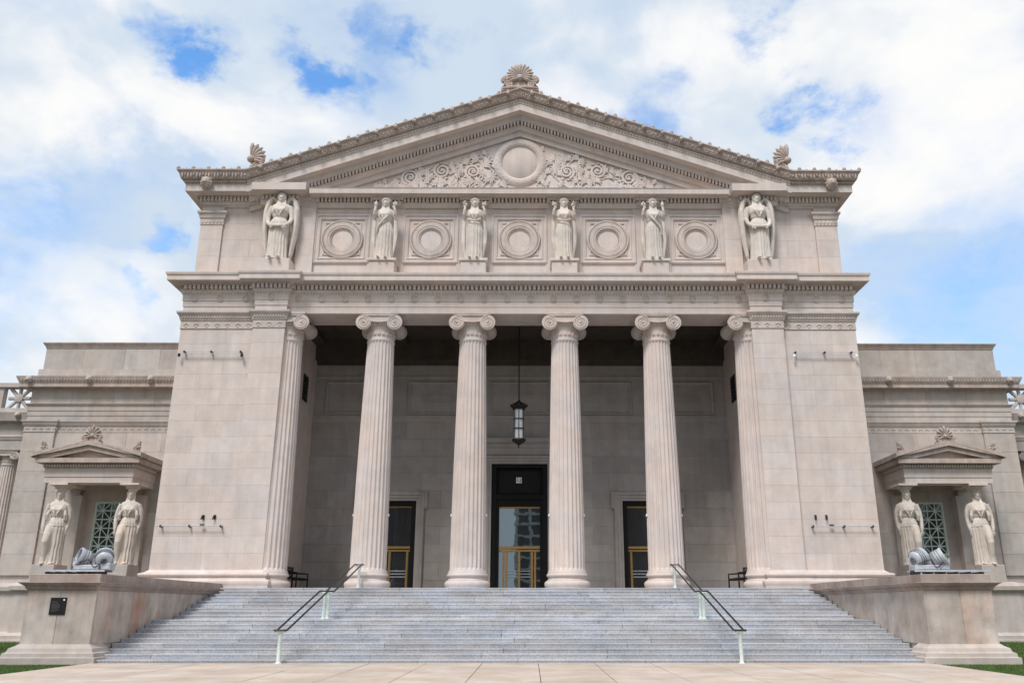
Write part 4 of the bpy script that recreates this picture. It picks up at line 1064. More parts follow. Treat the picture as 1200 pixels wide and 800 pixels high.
    # pierced balustrade: posts, rails, starburst panels
    bal = MB().box(XW, XW+9, YL-.1, YL+.35, z2_+.03, PZ(479, YL)).box(XW, XW+9, YL-.15, YL+.4, z3_-.22, z3_)
    zz0_, zz1_ = PZ(479, YL), z3_-.22
    bal.box(XW+.02, XW+.95, YL-.05, YL+.3, zz0_, zz1_); bal.box(XW+2.55, XW+3.6, YL-.05, YL+.3, zz0_, zz1_)
    BA = S(bal).build('balustrade', 'wing', MU)
    xm, zm = XW+1.75, (zz0_+zz1_)/2
    for j in range(4):
        a = j*math.pi/4; L_ = (zz1_-zz0_)/2*(1.36 if j % 2 else 1.0)
        S(MB().tube([(xm-L_*math.cos(a), YL+.12, zm-L_*math.sin(a)), (xm+L_*math.cos(a), YL+.12, zm+L_*math.sin(a))], .10, 6)).build('lattice_bar', 'wing', BA)
    S(MB().lathe([(.22, -.1), (.22, .1), (.15, .12), (.01, .12)], 20, (xm, YL+.1, zm), 'y')).build('lattice_boss', 'wing', BA, smooth=40)
    # scroll bracket against the wing
    og = MB()
    for i in range(3): og.ball((XW+.10, YW+.55, zz1_-.1-.42*i), (.12, .2, .20), 8, 6)
    S(og).build('scroll_bracket', 'wing', BA, smooth=50)
    S(MB().box(XW, XW+9, YL+2.2, YL+2.6, 0, z2_)).build('colonnade_wall', 'wing', MU)
    xc = unp(1200-2, 560, YL+.5)[0] if sx > 0 else -unp(12, 560, YL+.5)[0]
    xc = (unp(1212, 560, YL+.5)[0]-unp(9, 560, YL+.5)[0])/2
    hsc = (z0_-2.2)/(zAr0-FLOOR)
    c0 = put(shaft_me, 'column', MU, (sx*xc, YL+.62, 2.2-FLOOR*hsc), sc=(.78, .78, hsc)); put(base_me, 'base', c0, (sx*xc, YL+.62, 2.2-FLOOR*hsc), sc=(.78, .78, hsc)); put(cap_me, 'capital', c0, (sx*xc, YL+.62, 2.2-FLOOR*hsc), sc=(.78, .78, hsc))
    S(MB().box(XW, XW+9, YL-.6, YL+2.6, 0, 2.2)).build('colonnade_base', 'wing', MU)
for sx in (-1, 1): wing(sx)
#PART2
# ================================================================== stair pedestals
zK0, zK1, zK2 = PZ(691, Y0+.2), PZ(681.5, Y0+.05), PZ(672.3, Y0+.3)     # moulding bottom, moulding top, top of blocking
def pedestal(sx, label):
    S = (lambda mb: mb.mirror()) if sx < 0 else (lambda mb: mb)
    T = thing('stair_pedestal', label, 'pedestal', (sx*(XST+XPD)/2, Y0+1, 0), 'pedestals flanking the stairs')
    yf, yb = Y0+.22, 33.35
    xi, xo = XST+.02, XPD
    S(MB().box(xi+.03, xo-.03, yf+.03, yb, 0, zK0)).build('core', 'ped', T)
    prof = [(-.2, 0), (.34, 0), (.34, .17), (.28, .19), (.27, .28), (.20, .31), (.17, .40), (.06, .46), (.02, .50), (-.2, .50)]
    S(MB().sweep(prof, [(xi, yf+.7), (xi, yf), (xo, yf), (xo, yb)])).build('base_moulding', 'wing', T, smooth=25)
    # front and inner slabs
    xm = (xi+xo)/2+.05
    for a, b in ((xi, xm), (xm, xo)):
        S(MB().cbox(a+.003, b-.003, yf, yf+.1, .49, zK0, .01)).build('stone_block', 'ped', T)
    ys = [yf+.105]+[yf+1.0, yf+2.2, yf+3.5, yf+4.4, yf+6.0, yf+7.6]+[yb]
    for a, b in zip(ys, ys[1:]):
        for xx, fc_ in ((xi, 1), (xo, -1)):
            z0_ = .49
            mb = MB(); c = .01
            x0, x1 = (xx, xx+.1) if fc_ > 0 else (xx-.1, xx)
            e = x0 if fc_ > 0 else x1; q = x1 if fc_ > 0 else x0
            mb.add([(e, a+.003+c, z0_+c), (e, b-.003-c, z0_+c), (e, b-.003-c, zK0-c), (e, a+.003+c, zK0-c), (e+fc_*c, a+.003, z0_), (e+fc_*c, b-.003, z0_), (e+fc_*c, b-.003, zK0), (e+fc_*c, a+.003, zK0), (q, a+.003, z0_), (q, b-.003, z0_), (q, b-.003, zK0), (q, a+.003, zK0)],
                   [(0, 1, 2, 3)]+[(i+p, i+r, i+r-4, i+p-4) for i in (4, 8) for p, r in ((0, 1), (1, 2), (2, 3), (3, 0))]+[(8, 9, 10, 11)])
            S(mb).build('stone_block', 'ped', T)
    h_ = zK1-zK0
    prof = [(-.3, zK0), (.02, zK0), (.04, zK0+.2*h_), (.06, zK0+.22*h_), (.07, zK0+.5*h_), (.11, zK0+.58*h_), (.12, zK0+.66*h_), (.16, zK0+.80*h_), (.20, zK0+.9*h_), (.20, zK1), (-.3, zK1+.02)]
    cp = S(MB().sweep(prof, [(xi, yb), (xi, yf), (xo, yf), (xo, yb)])).build('coping_moulding', 'pedtrim', T, smooth=25)
    og = MB()
    for i in range(30): og.ball((xi+(xo-xi)*(i+.5)/30, yf-.07, zK0+.36*h_), (.022, .03, .05), 6, 4)
    for i in range(140):
        y = yf+(yb-yf)*(i+.5)/140; og.ball((xi-.07, y, zK0+.36*h_), (.03, .022, .05), 6, 4)
    S(og).build('carved_ornament', 'pedtrim', cp, smooth=60, kind='stuff')
    # blocking slabs on top
    ys = [yf+.02, yf+1.5, yf+3.2, yf+5, yf+7, yb]
    for a, b in zip(ys, ys[1:]):
        S(MB().cube6(xi-.02, xo+.02, a+.003, b-.003, zK1+.005, zK2, .015)).build('blocking_slab', 'pedtrim', T)
    return T
pedestal(-1, 'stained limestone stair pedestal with a dark plaque on its front')
pedestal(1, 'cream and grey limestone stair pedestal without any plaque')

# plaque
x0, z0_ = unp(56.7, 719.7, Y0+.2); x1, z1_ = unp(78.6, 699.7, Y0+.2)
yq = Y0+.217
pl = thing('plaque', 'small dark rectangular plaque on the pedestal front', 'plaque', ((x0+x1)/2, yq, z0_))
MB().cbox(x0, x1, yq-.028, yq-.001, z0_, z1_, .008).build('plate', 'plaque', pl)
for i in range(9):
    wq = (.40, .55, .62, .7, .66, .7, .5, .68, .35)[i]; zz = z1_-.10-(z1_-z0_-.16)*i/9
    MB().box(x0+.05, x0+.05+(x1-x0-.1)*wq, yq-.031, yq-.0285, zz-.006, zz).build('lettering', 'text', pl)
MB().lathe([(.022, 0), (.022, .004), (.001, .005)], 12, (x1-.06, yq-.0285, z1_-.06), 'y').build('emblem', 'sign', pl)

# ================================================================== handrails
def handrail(sx, label):
    T = thing('handrail', label, 'handrail', (sx*6.0, Y0, 0), 'stair handrails')
    xh = PX(325, 868.5, 778, Y0-.2); hh = .86; g = .13
    yb = Y0-.22
    ym0, ym1 = step_y(9)+.55, step_y(9)+1.1
    zl = 9*RISE; yt = step_y(18)+.35; zt = FLOOR
    for y, z in ((yb, .02), (ym0, zl), (ym1, zl), (yt, zt)):
        p = MB().lathe([(.085, 0), (.085, .03), (.062, .05), (.052, .08), (.048, hh-.22), (.058, hh-.20), (.058, hh-.17), (.075, hh-.10), (.10, hh-.05), (.05, hh-.045)], 16, (sx*xh, y, z)).build('post', 'pale', T, smooth=40)
        MB().box(sx*xh-g-.01, sx*xh+g+.01, y-.035, y+.035, z+hh-.07, z+hh-.03).build('bracket', 'pale', p)
    for s in (-1, 1):
        x = sx*xh+s*g
        MB().tube([(x, yb-.12, hh), (x, yb+.12, hh+.0), (x, ym0-.12, zl+hh), (x, ym1+.14, zl+hh), (x, yt-.2, zt+hh), (x, yt+.15, zt+hh)], .027, 8).build('rail', 'black', T, smooth=50)
    for y, z in ((yb-.12, hh), (yt+.15, zt+hh)):
        MB().tube([(sx*xh-g, y, z), (sx*xh+g, y, z)], .025, 8).build('end_bar', 'black', T, smooth=50)
handrail(-1, 'black double handrail on pale green posts, on the plaque side of the stairs')
handrail(1, 'black double handrail on pale green posts, on the plain pedestal side')

# ================================================================== hanging lantern
yl = 36.9; xl = unp(608, 500, yl)[0]; zl0, zl1 = PZ(525, yl), PZ(469, yl); hl = zl1-zl0
LN = thing('hanging_lantern', 'black iron lantern with milky glass hanging from a long chain', 'lantern', (xl, yl, zl0))
MB().tube([(xl, yl, zl1-.05), (xl, yl, zCl-.02)], .028, 8).build('chain', 'black', LN)
rl = .29
MB().lathe([(.02, .88), (.05, .93), (.03, .95), (.06, 1.0), (.02, 1.02)][:0] or [(rl*.15, hl), (rl*.4, hl*.965), (rl*.85, hl*.93), (rl*1.22, hl*.875), (rl*1.25, hl*.855), (rl, hl*.84), (rl*.95, hl*.80), (rl*.1, hl*.80)], 8, (xl, yl, zl0)).build('roof', 'black', LN)
for j in range(8):
    a = 2*math.pi*j/8; MB().ball((xl+rl*1.2*math.cos(a), yl+rl*1.2*math.sin(a), zl0+hl*.89), (.05, .05, .075), 6, 5).build('finial', 'black', LN)
MB().lathe([(rl*.68, hl*.19), (rl*.68, hl*.80)], 20, (xl, yl, zl0)).build('glass_tube', 'white', LN, smooth=30)
for j in range(6):
    a = 2*math.pi*(j+.5)/6; MB().box(xl+rl*.82*math.cos(a)-.016, xl+rl*.82*math.cos(a)+.016, yl+rl*.82*math.sin(a)-.016, yl+rl*.82*math.sin(a)+.016, zl0+hl*.18, zl0+hl*.81).build('cage_bar', 'black', LN)
for q in (.4, .6): MB().lathe([(rl*.74, hl*q-.02), (rl*.83, hl*q-.02), (rl*.83, hl*q+.02), (rl*.74, hl*q+.02)], 24, (xl, yl, zl0)).build('cage_ring', 'black', LN)
MB().lathe([(rl*.05, 0), (rl*.1, hl*.02), (rl*.06, hl*.05), (rl*.25, hl*.075), (rl*.5, hl*.10), (rl*.95, hl*.14), (rl*1.08, hl*.155), (rl*1.05, hl*.185), (rl*.7, hl*.20), (rl*.1, hl*.2)], 16, (xl, yl, zl0)).build('bowl', 'black', LN, smooth=40)

# door number
yd = YB+.36-.055
xa, za_ = unp(604.9, 566, yd); xb, zb_ = unp(611.5, 559.3, yd)
sg = thing('number_sign', 'small white square door number sign on the transom', 'sign', ((xa+xb)/2, yd, za_))
MB().box(xa, xb, yd-.05, yd-.03, za_, zb_).build('plate', 'sign', sg)
cu = bpy.data.curves.new('number', 'FONT'); cu.body = '12'; cu.size = (zb_-za_)*.95; cu.align_x = 'CENTER'; cu.align_y = 'CENTER'; cu.extrude = .002
tmp = bpy.data.objects.new('tmp', cu); COL.objects.link(tmp)
me = bpy.data.meshes.new_from_object(tmp.evaluated_get(bpy.context.evaluated_depsgraph_get())); bpy.data.objects.remove(tmp)
me.materials.clear(); me.materials.append(M['black'])
put(me, 'digits', sg, ((xa+xb)/2, yd-.0525, (za_+zb_)/2), (math.pi/2, 0, 0))

# ================================================================== banner rods on the piers
def rod(sx, upper, label):
    v = 413.5 if upper else 616.5
    y = YPO
    if upper: ul, ur = (212.5, 285.5)
    else: ul, ur = (184.5, 262.5)
    xs_ = [unp(u, v, y)[0] for u in (ul, ur)]
    xa, xb = sorted(abs(q+0.0) for q in xs_)
    z = PZ(v, y)
    T = thing('banner_rod', label, 'banner rod', (sx*(xa+xb)/2, y-.1, z), 'banner rods on the piers')
    S = (lambda mb: mb.mirror()) if sx < 0 else (lambda mb: mb)
    for dz in ((0, -.09) if upper else (0,)):
        S(MB().tube([(xa, y-.16, z+dz), (xb, y-.16, z+dz)], .013 if upper else .018, 8)).build('rod', 'grey', T, smooth=50)
    for q in (.03, .5, .93):
        x = xa+(xb-xa)*q
        S(MB().box(x-.03, x+.03, y-.19, y-.002, z-.05, z+.035)).build('bracket', 'black', T)
    if upper:
        for q in (0., 1.):
            x = xa+(xb-xa)*q
            S(MB().lathe([(.03, 0), (.055, .02), (.055, .13), (.03, .15)], 12, (x, y-.2, z-.24))).build('spotlight', 'black' if sx < 0 else 'sign', T, smooth=40)
    else:
        S(MB().box(xa+(xb-xa)*.28, xa+(xb-xa)*.34, y-.2, y-.1, z+.031, z+.07)).build('clip', 'black', T)
rod(-1, True, 'double banner rod high on the pier beside the plaque pedestal')
rod(1, True, 'double banner rod high on the pier beside the plain pedestal')
rod(-1, False, 'single banner rod low on the pier beside the plaque pedestal')
rod(1, False, 'single banner rod low on the pier beside the plain pedestal')
for sx, us, lab in ((-1, (238.5, 252), 'plaque side'), (1, (955.5, 968.2), 'plain pedestal side')):
    for u in us:
        near = (u > 245) if sx < 0 else (u < 960)
        x, z = unp(u, 605.5, YPO)
        T = thing('wall_bracket', 'black bracket above the lower rod, %s the columns, %s' % ('nearer' if near else 'farther from', lab), 'bracket', (x, YPO, z), 'bracket pairs above the lower rods')
        MB().box(x-.04, x+.04, YPO-.05, YPO-.003, z-.09, z+.08).build('plate', 'black', T)
        MB().tube([(x, YPO-.05, z+.06), (x-.02, YPO-.12, z+.02), (x-.05, YPO-.12, z-.11)], .02, 7).build('hook', 'black', T, smooth=50)

# ================================================================== benches beside the end columns
def bench(sx, label):
    y0, y1 = YC+1.2, YC+3.0
    x1 = sx*(XPI-.18); x0 = sx*(XPI-.82)
    T = thing('bench', label, 'bench', ((x0+x1)/2, (y0+y1)/2, FLOOR), 'benches inside the portico')
    for y in (y0, y1):
        e = MB().tube([(x0, y, FLOOR), (x0, y, FLOOR+.66), (x1, y, FLOOR+.70)], .038, 6); e.tube([(x1, y, FLOOR), (x1+sx*.04, y, FLOOR+.95)], .038, 6)
        e.tube([(x0, y, FLOOR+.43), (x1, y, FLOOR+.43)], .03, 6); e.build('end_frame', 'black', T, smooth=40)
    for i in range(5):
        x = x0+(x1-x0)*(i+.5)/5; MB().box(x-.05, x+.05, y0, y1, FLOOR+.45, FLOOR+.48).build('slat', 'black', T)
    for i in range(4): MB().box(x1-.015, x1+.015, y0, y1, FLOOR+.52+.11*i, FLOOR+.60+.11*i).build('slat', 'black', T)
bench(-1, 'black metal bench inside the portico, on the plaque side')
bench(1, 'black metal bench inside the portico, on the plain pedestal side')

# ================================================================== floodlights on the pedestals
def flood(sx, label, us, flip):
    yk = Y0+1.15
    cx = sum(unp(u, 660, yk)[0] for u in us[:2])/2
    T = thing('floodlights', label, 'floodlight', (cx, yk, zK2), 'floodlight racks on the pedestals')
    xr0, xr1 = unp(us[2], 669, yk)[0], unp(us[3], 669, yk)[0]
    # rack
    for y in (yk-.22, yk+.25): MB().box(xr0, xr1, y-.025, y+.025, zK2+.09, zK2+.14).build('rack_rail', 'grey', T)
    n = 6
    for i in range(n):
        x = xr0+(xr1-xr0)*(i+.3)/n; MB().box(x-.035, x+.035, yk-.26, yk+.28, zK2+.002, zK2+.089).build('rack_foot', 'black', T)
    # ballast box
    MB().cbox(cx-.48, cx+.22, yk-.2, yk+.2, zK2+.142, zK2+.28, .02).build('ballast_box', 'grey', T)
    MB().cbox(cx+.26, cx+.52, yk-.15, yk+.2, zK2+.142, zK2+.33, .02).build('ballast_box', 'grey', T)
    MB().tube([(cx-.4, yk-.21, zK2+.3), (cx-.05, yk-.24, zK2+.42), (cx+.12, yk-.22, zK2+.2), (cx+.4, yk-.2, zK2+.4)], .012, 5).build('cable', 'black', T, smooth=50)
    for u, yawd, pit in zip(us[:2], flip, (18, 25)):
        x, z = unp(u, 653.5, yk)
        r = .235
        prof = [(.03, -.20), (.12, -.19), (.19, -.17), (.225, -.12), (r, -.08), (r, .10), (r+.018, .105), (r+.018, .16), (r-.015, .16), (r-.03, .09), (.14, -.02), (.01, -.05)]
        m4 = Matrix.Translation((x, yk, z)) @ Matrix.Rotation(R(yawd), 4, 'Z') @ Matrix.Rotation(R(-pit), 4, 'X')
        mb = MB().lathe(prof, 28, axis='y'); mb.v = [tuple(m4 @ Vector(p)) for p in mb.v]
        hd = mb.build('lamp_head', 'grey', T, smooth=40)
        for hq in (-.10, -.03, .04):
            mb = MB().lathe([(r-.01, hq-.012), (r+.014, hq-.012), (r+.014, hq+.012), (r-.01, hq+.012)], 28, axis='y'); mb.v = [tuple(m4 @ Vector(p)) for p in mb.v]; mb.build('cooling_rib', 'dkgrey', hd)
        mb = MB().lathe([(r-.035, .095), (r-.035, .105), (.01, .115)], 24, axis='y'); mb.v = [tuple(m4 @ Vector(p)) for p in mb.v]; mb.build('lens', 'lens', hd, smooth=40)
        mb = MB().lathe([(.09, -.235), (.09, -.19), (.01, -.19)], 14, axis='y').box(-.02, .02, .15, .235, -.06, .06); mb.v = [tuple(m4 @ Vector(p)) for p in mb.v]; mb.build('back_cap', 'dkgrey', hd)
        mb = MB().ball((0, -.05, 0), .06, 10, 6); mb.v = [tuple(m4 @ Vector(p)) for p in mb.v]; mb.build('bulb', 'white', hd, smooth=60)
        mb = MB(); mb.tube([(r+.04, 0, 0), (r+.03, 0, -.2), (.1, 0, -.3), (-.1, 0, -.3), (-r-.03, 0, -.2), (-r-.04, 0, 0)], .022, 6)
        mb.v = [(p[0]+x, p[1]+yk, p[2]+z) for p in mb.v]; mb.build('yoke', 'grey', T, smooth=50)
        MB().tube([(x, yk, zK2+.14), (x, yk, z-.28)], .03, 8).build('stand', 'grey', T)
flood(-1, 'pair of grey drum floodlights on a rack, one lens and one back showing', (98, 122.5, 57, 127), (-48, 205))
flood(1, 'pair of grey drum floodlights on a rack, both tilted away', (1076, 1100.5, 1068, 1156), (112, 62))

# ================================================================== statues
def smoothstep(a, b, x):
    t = min(1, max(0, (x-a)/(b-a))); return t*t*(3-2*t)
def lerp_prof(tab, z):
    for (z0, *a), (z1, *b) in zip(tab, tab[1:]):
        if z <= z1:
            t = (z-z0)/(z1-z0); t = t*t*(3-2*t)*.5+t*.5; return [p+(q-p)*t for p, q in zip(a, b)]
    return list(tab[-1][1:])
def figure(kind, H, seed=1):
    """A robed standing woman facing -Y, unit height scaled to H, one continuous remeshed surface."""
    rnd = random.Random(seed); mb = MB()
    #        z     halfx  halfy  cx    cy
    tab = [(0.0, .148, .112, 0, 0), (.05, .142, .106, 0, 0), (.2, .132, .098, 0, 0), (.36, .130, .098, 0, 0), (.47, .134, .100, 0, 0), (.545, .122, .094, 0, 0), (.615, .094, .076, 0, 0),
           (.665, .104, .082, 0, -.004), (.715, .118, .094, 0, -.010), (.755, .122, .084, 0, -.006), (.80, .130, .064, 0, 0), (.824, .118, .054, 0, 0), (.842, .066, .046, 0, 0), (.858, .040, .040, 0, -.002), (.885, .037, .038, 0, -.006), (.90, .03, .03, 0, -.006)]
    sway = .016 if kind == 'caryatid' else .006
    NA, NZ = 120, 130; rings = []
    ov = {'caryatid': .50, 'angel': .47, 'maiden': .60}[kind]
    ph = [rnd.uniform(0, 6.28) for _ in range(4)]
    for i in range(NZ+1):
        z = .90*i/NZ; hx, hy, cx, cy = lerp_prof(tab, z); cx += sway*math.sin(math.pi*z*1.2)
        skirt = 1-smoothstep(.50, .58, z)
        amp = .125*skirt*(1-.25*z/.5)
        over = (.007 if kind != 'maiden' else .004)*smoothstep(ov-.012, ov, z)*(1-smoothstep(.60, .62, z))
        belt = -.006*math.exp(-((z-.617)/.012)**2)
        ring = []
        for j in range(NA):
            a = 2*math.pi*j/NA
            fold = math.cos(17*a+ph[0]+.5*math.sin(2*a+ph[1]))*.62+.38*math.cos(31*a+ph[2]+1.5*z)
            va = 8.5*a+ph[0]*.5+.55*math.sin(2*a+ph[1])+.25*math.sin(5*z*6+ph[2])*(1-z)
            vb = 15*a+ph[3]+1.2*math.sin(3*a)
            fold = -.70*(1-abs(math.sin(va))**.55)-.30*(1-abs(math.sin(vb))**.6)+.15
            m_ = 1+amp*2.1*fold
            if z > ov and z < .60: m_ = 1-.075*(1-abs(math.sin(12*a+ph[3]+math.sin(3*a)))**.6)*(1-smoothstep(.58, .60, z))
            if .62 < z < .80: m_ = 1-.06*(1-abs(math.sin(7*a+ph[1]+z*22*math.cos(a)))**.6)*(1-smoothstep(.76, .80, z))
            # bust
            bx = 0
            for q in (-1, 1): bx += .015*math.exp(-((z-.728)/.03)**2-((hx*math.cos(a)-q*.052)/.03)**2)*(1 if math.sin(a) < 0 else 0)
            hem = .004*math.sin(9*a+ph[2])
            o_ = over if z > ov+hem else (over*.0)
            ring.append((cx+(hx*m_+o_+belt)*math.cos(a), cy+(hy*m_+o_+belt+bx)*math.sin(a), z))
        rings.append(ring)
    mb.loft(rings)
    cxh = sway*math.sin(math.pi*.9*1.2)
    # head with face and hair
    hz = .925; fy = -.008
    mb.ball((cxh, fy, hz), (.044, .052, .064), 24, 16); mb.ball((cxh, fy-.012, hz-.022), (.034, .042, .044), 16, 10)          # skull, jaw
    mb.tube([(cxh, fy-.050, hz+.012), (cxh, fy-.060, hz-.008), (cxh, fy-.062, hz-.014)], [.007, .010, .011], 8)                  # nose
    for q in (-1, 1):
        mb.ball((cxh+q*.018, fy-.047, hz+.004), (.009, .006, .006), 8, 6); mb.tube([(cxh+q*.006, fy-.053, hz+.015), (cxh+q*.03, fy-.043, hz+.013)], .006, 6)
        mb.ball((cxh+q*.044, fy, hz-.002), (.007, .012, .016), 8, 6)
    mb.tube([(cxh-.013, fy-.051, hz-.031), (cxh, fy-.055, hz-.030), (cxh+.013, fy-.051, hz-.031)], [.004, .007, .004], 8); mb.ball((cxh, fy-.048, hz-.051), (.013, .012, .011), 8, 6)
    mb.ball((cxh, fy+.012, hz+.018), (.054, .056, .056), 20, 12)
    for j in range(14):                                                                                                         # waved hair round the face
        a = R(-110+220*j/13); mb.ball((cxh+.050*math.sin(a), fy-.014-.016*math.cos(a), hz+.012+.052*math.cos(a)), (.013, .017, .012), 8, 6)
    for q in (-1, 1):                                                                                                           # long locks on the shoulders
        mb.tube([(cxh+q*.047, fy+.005, hz-.01), (cxh+q*.050, fy, hz-.06), (cxh+q*.058, fy-.03, hz-.11), (cxh+q*.06, fy-.065, hz-.16)], [.015, .014, .014, .008], 8)
    def hand(p, d, up):
        p, d, up = Vector(p), Vector(d).normalized(), Vector(up).normalized(); sd_ = d.cross(up).normalized(); up = sd_.cross(d)
        for t in (0, .5, 1): mb.ball(p+d*.022*t, .0155, 8, 6)
        for k, L_ in enumerate((.026, .032, .034, .030)):
            b = p+d*.03+sd_*(k-1.5)*.0085
            mb.tube([b, b+d*L_*.6-up*.004, b+d*L_-up*.014], [.0062, .006, .0045], 6)
        mb.tube([p+d*.005+sd_*.014, p+d*.02+sd_*.028, p+d*.034+sd_*.028], [.007, .0068, .005], 6)
    def arm(pts, up=(0, -1, 0)):
        mb.tube(pts, [.038, .034, .030, .027, .0235, .018][:len(pts)] if len(pts) == 6 else [.037, .032, .028, .018], 12)
        hand(pts[-1], Vector(pts[-1])-Vector(pts[-2]), up)
    for q in (-1, 1):                                                                                                           # cloth folds over the breast and hips
        for k in range(4):
            mb.tube([(q*(.085-.012*k), -.045, .80-.004*k), (q*(.060-.012*k), -.098, .725-.014*k), (q*(.020-.004*k), -.100, .665-.012*k)], [.006, .009, .006], 6)
    if kind == 'caryatid':
        arm([(-.118+cxh, 0, .80), (-.158, .004, .70), (-.170, .0, .61), (-.165, -.02, .53), (-.158, -.032, .47), (-.152, -.036, .435)])
        arm([(.118+cxh, 0, .80), (.152, .01, .71), (.163, .012, .62), (.160, -.005, .53), (.155, -.02, .48), (.15, -.022, .445)])
        # the relaxed leg pressing through the cloth
        mb.tube([(-.055, -.045, .50), (-.062, -.092, .38), (-.064, -.118, .29), (-.062, -.10, .2), (-.062, -.085, .1), (-.064, -.085, .03)], [.062, .060, .050, .047, .040, .034], 14)
        # overfold hanging in ripples at the hip, cloth bunch by the arms
        for q, x in ((1, .11), (-1, -.105)):
            mb.tube([(x, -.05, .71), (x*1.12, -.062, .65), (x*1.1, -.055, .58)], [.02, .026, .016], 8)
    if kind == 'angel':
        arm([(-.118, 0, .80), (-.148, -.005, .71), (-.158, -.012, .62), (-.150, -.045, .55), (-.128, -.082, .51), (-.105, -.10, .485)])
        arm([(.118, 0, .80), (.148, -.005, .71), (.158, -.012, .62), (.150, -.045, .55), (.128, -.082, .51), (.105, -.10, .485)])
        for k in range(3):
            mb.tube([(.142*math.sin(R(t)), -.04-.085*math.cos(R(t)), .47+.05*(1-math.cos(R(t)))+.03*k*.7-.02*k*math.cos(R(t))) for t in range(-80, 81, 10)], .017-.003*k, 8)
        for q in (-1, 1):
            pts = [(q*.05, .05, .82), (q*.085, .05, .92), (q*.135, .045, .945), (q*.18, .05, .89), (q*.205, .05, .76), (q*.208, .05, .6), (q*.20, .05, .42), (q*.182, .055, .25), (q*.162, .06, .1), (q*.15, .065, .03)]
            mb.tube(pts, [.022, .030, .034, .040, .044, .044, .040, .034, .026, .012], 10, 1.5)
            for k in range(7):        # flight feathers
                t = k/6; mb.tube([(q*(.19-.012*k), .075, .80-.03*k), (q*(.185-.013*k), .08, .45-.03*k), (q*(.165-.013*k), .08, .10+.035*k)], [.02, .022, .010], 8, 1.2)
    if kind == 'maiden':
        g = rnd.uniform(-.01, .01)
        arm([(-.118, 0, .80), (-.150, .0, .73), (-.168, -.005, .69), (-.168, -.04, .74), (-.160, -.06, .80), (-.152, -.062, .835)], (0, 1, 0))
        arm([(.118, 0, .80), (.150, .0, .73), (.168, -.005, .69), (.168, -.04, .74), (.160, -.06, .80), (.152, -.062, .835)], (0, 1, 0))
        # what the raised hands hold
        if seed % 2:
            mb.ball((-.150, -.06, .895), (.028, .028, .04), 12, 8); mb.tube([(-.15, -.06, .93), (-.15, -.06, .965)], [.012, .004], 8)
        else:
            for j in range(7): mb.ball((-.152+.022*math.cos(j*.9), -.06+.02*math.sin(j*.9), .885+.022*(j % 3)), .018, 8, 6)
        for j in range(9): mb.ball((.155+.026*math.cos(j*.8+seed), -.055+.022*math.sin(j*.8), .885+.02*(j % 3)), .017, 8, 6)
        # mantle falling at both sides
        for q in (-1, 1):
            for k in range(3):
                mb.tube([(q*(.155+.012*k), .01, .68), (q*(.165+.01*k), .012+.01*k, .5), (q*(.158+.012*k), .01, .3), (q*(.148+.008*k), .01, .06+.05*k)], [.018, .024, .022, .010], 8)
        if seed % 2: mb.tube([(.09, -.07, .74), (.0, -.115, .62), (-.09, -.095, .52), (-.12, -.06, .40)], [.014, .018, .018, .012], 8)
        else: mb.tube([(.10*math.sin(R(t)), -.06-.055*math.cos(R(t)), .61+.06*(1-math.cos(R(t)))) for t in range(-80, 81, 16)], .012, 8)
        # radiate crown
        mb.lathe([(.05, 0), (.056, .012), (.056, .026), (.045, .028)], 20, (cxh, fy+.005, hz+.048))
        for j in range(9):
            a = R(-80+160*j/8); mb.tube([(cxh+.05*math.sin(a), fy, hz+.03+.045*math.cos(a)), (cxh+.092*math.sin(a), fy, hz+.036+.078*math.cos(a))], [.009, .005], 6)
    # feet
    for q in (-1, 1):
        y = -.125 if not (kind == 'caryatid' and q < 0) else -.135
        mb.ball((q*.058, y, .014), (.024, .052, .018), 12, 8)
        for t in range(5): mb.ball((q*.058+(t-2)*.0085, y-.045+.003*abs(t-1.5), .009), (.006, .013, .008), 6, 5)
    mb.v = [(x*H*(.93 if kind != 'angel' else 1.), y*H, z*H) for x, y, z in mb.v]
    me = mb.mesh('tmp_figure', 'statue')
    ob_ = bpy.data.objects.new('tmp_figure', me); COL.objects.link(ob_)
    rm = ob_.modifiers.new('r', 'REMESH'); rm.mode = 'VOXEL'; rm.voxel_size = H*.0042
    sm = ob_.modifiers.new('s', 'SMOOTH'); sm.factor = .3; sm.iterations = 1
    dg = bpy.context.evaluated_depsgraph_get(); dg.update()
    out = bpy.data.meshes.new_from_object(ob_.evaluated_get(dg)); out.name = 'figure'
    bpy.data.objects.remove(ob_)
    out.materials.clear(); out.materials.append(M['statue']); out.shade_smooth()
    return out
# four caryatids under the porches (the relaxed leg and the turn mirror from side to side)
yc_ = YQ+.30
zc0, zc1 = PZ(661.5, YQ+.1), PZ(573.5, YQ+.2); Hc = (zc1-zc0)/1.0
zcap = PZ(566, YQ)
car = figure('caryatid', Hc, 4); 
capm = MB().lathe([(.05*Hc, 0), (.058*Hc, .01*Hc), (.062*Hc, .025*Hc), (.082*Hc, .05*Hc), (.105*Hc, .068*Hc), (.105*Hc, .075*Hc), (.09*Hc, .077*Hc)], 32)
for j in range(22):
    a = 2*math.pi*j/22; capm.ball((.083*Hc*math.cos(a), .083*Hc*math.sin(a), .052*Hc), (.012*Hc, .012*Hc, .016*Hc), 6, 5)
hcap = zcap-zc1+.028*Hc
capm.box(-.13*Hc, .13*Hc, -.13*Hc, .13*Hc, .0775*Hc, hcap-.004)
cap2 = capm.mesh('basket_capital', 'statue', 40)
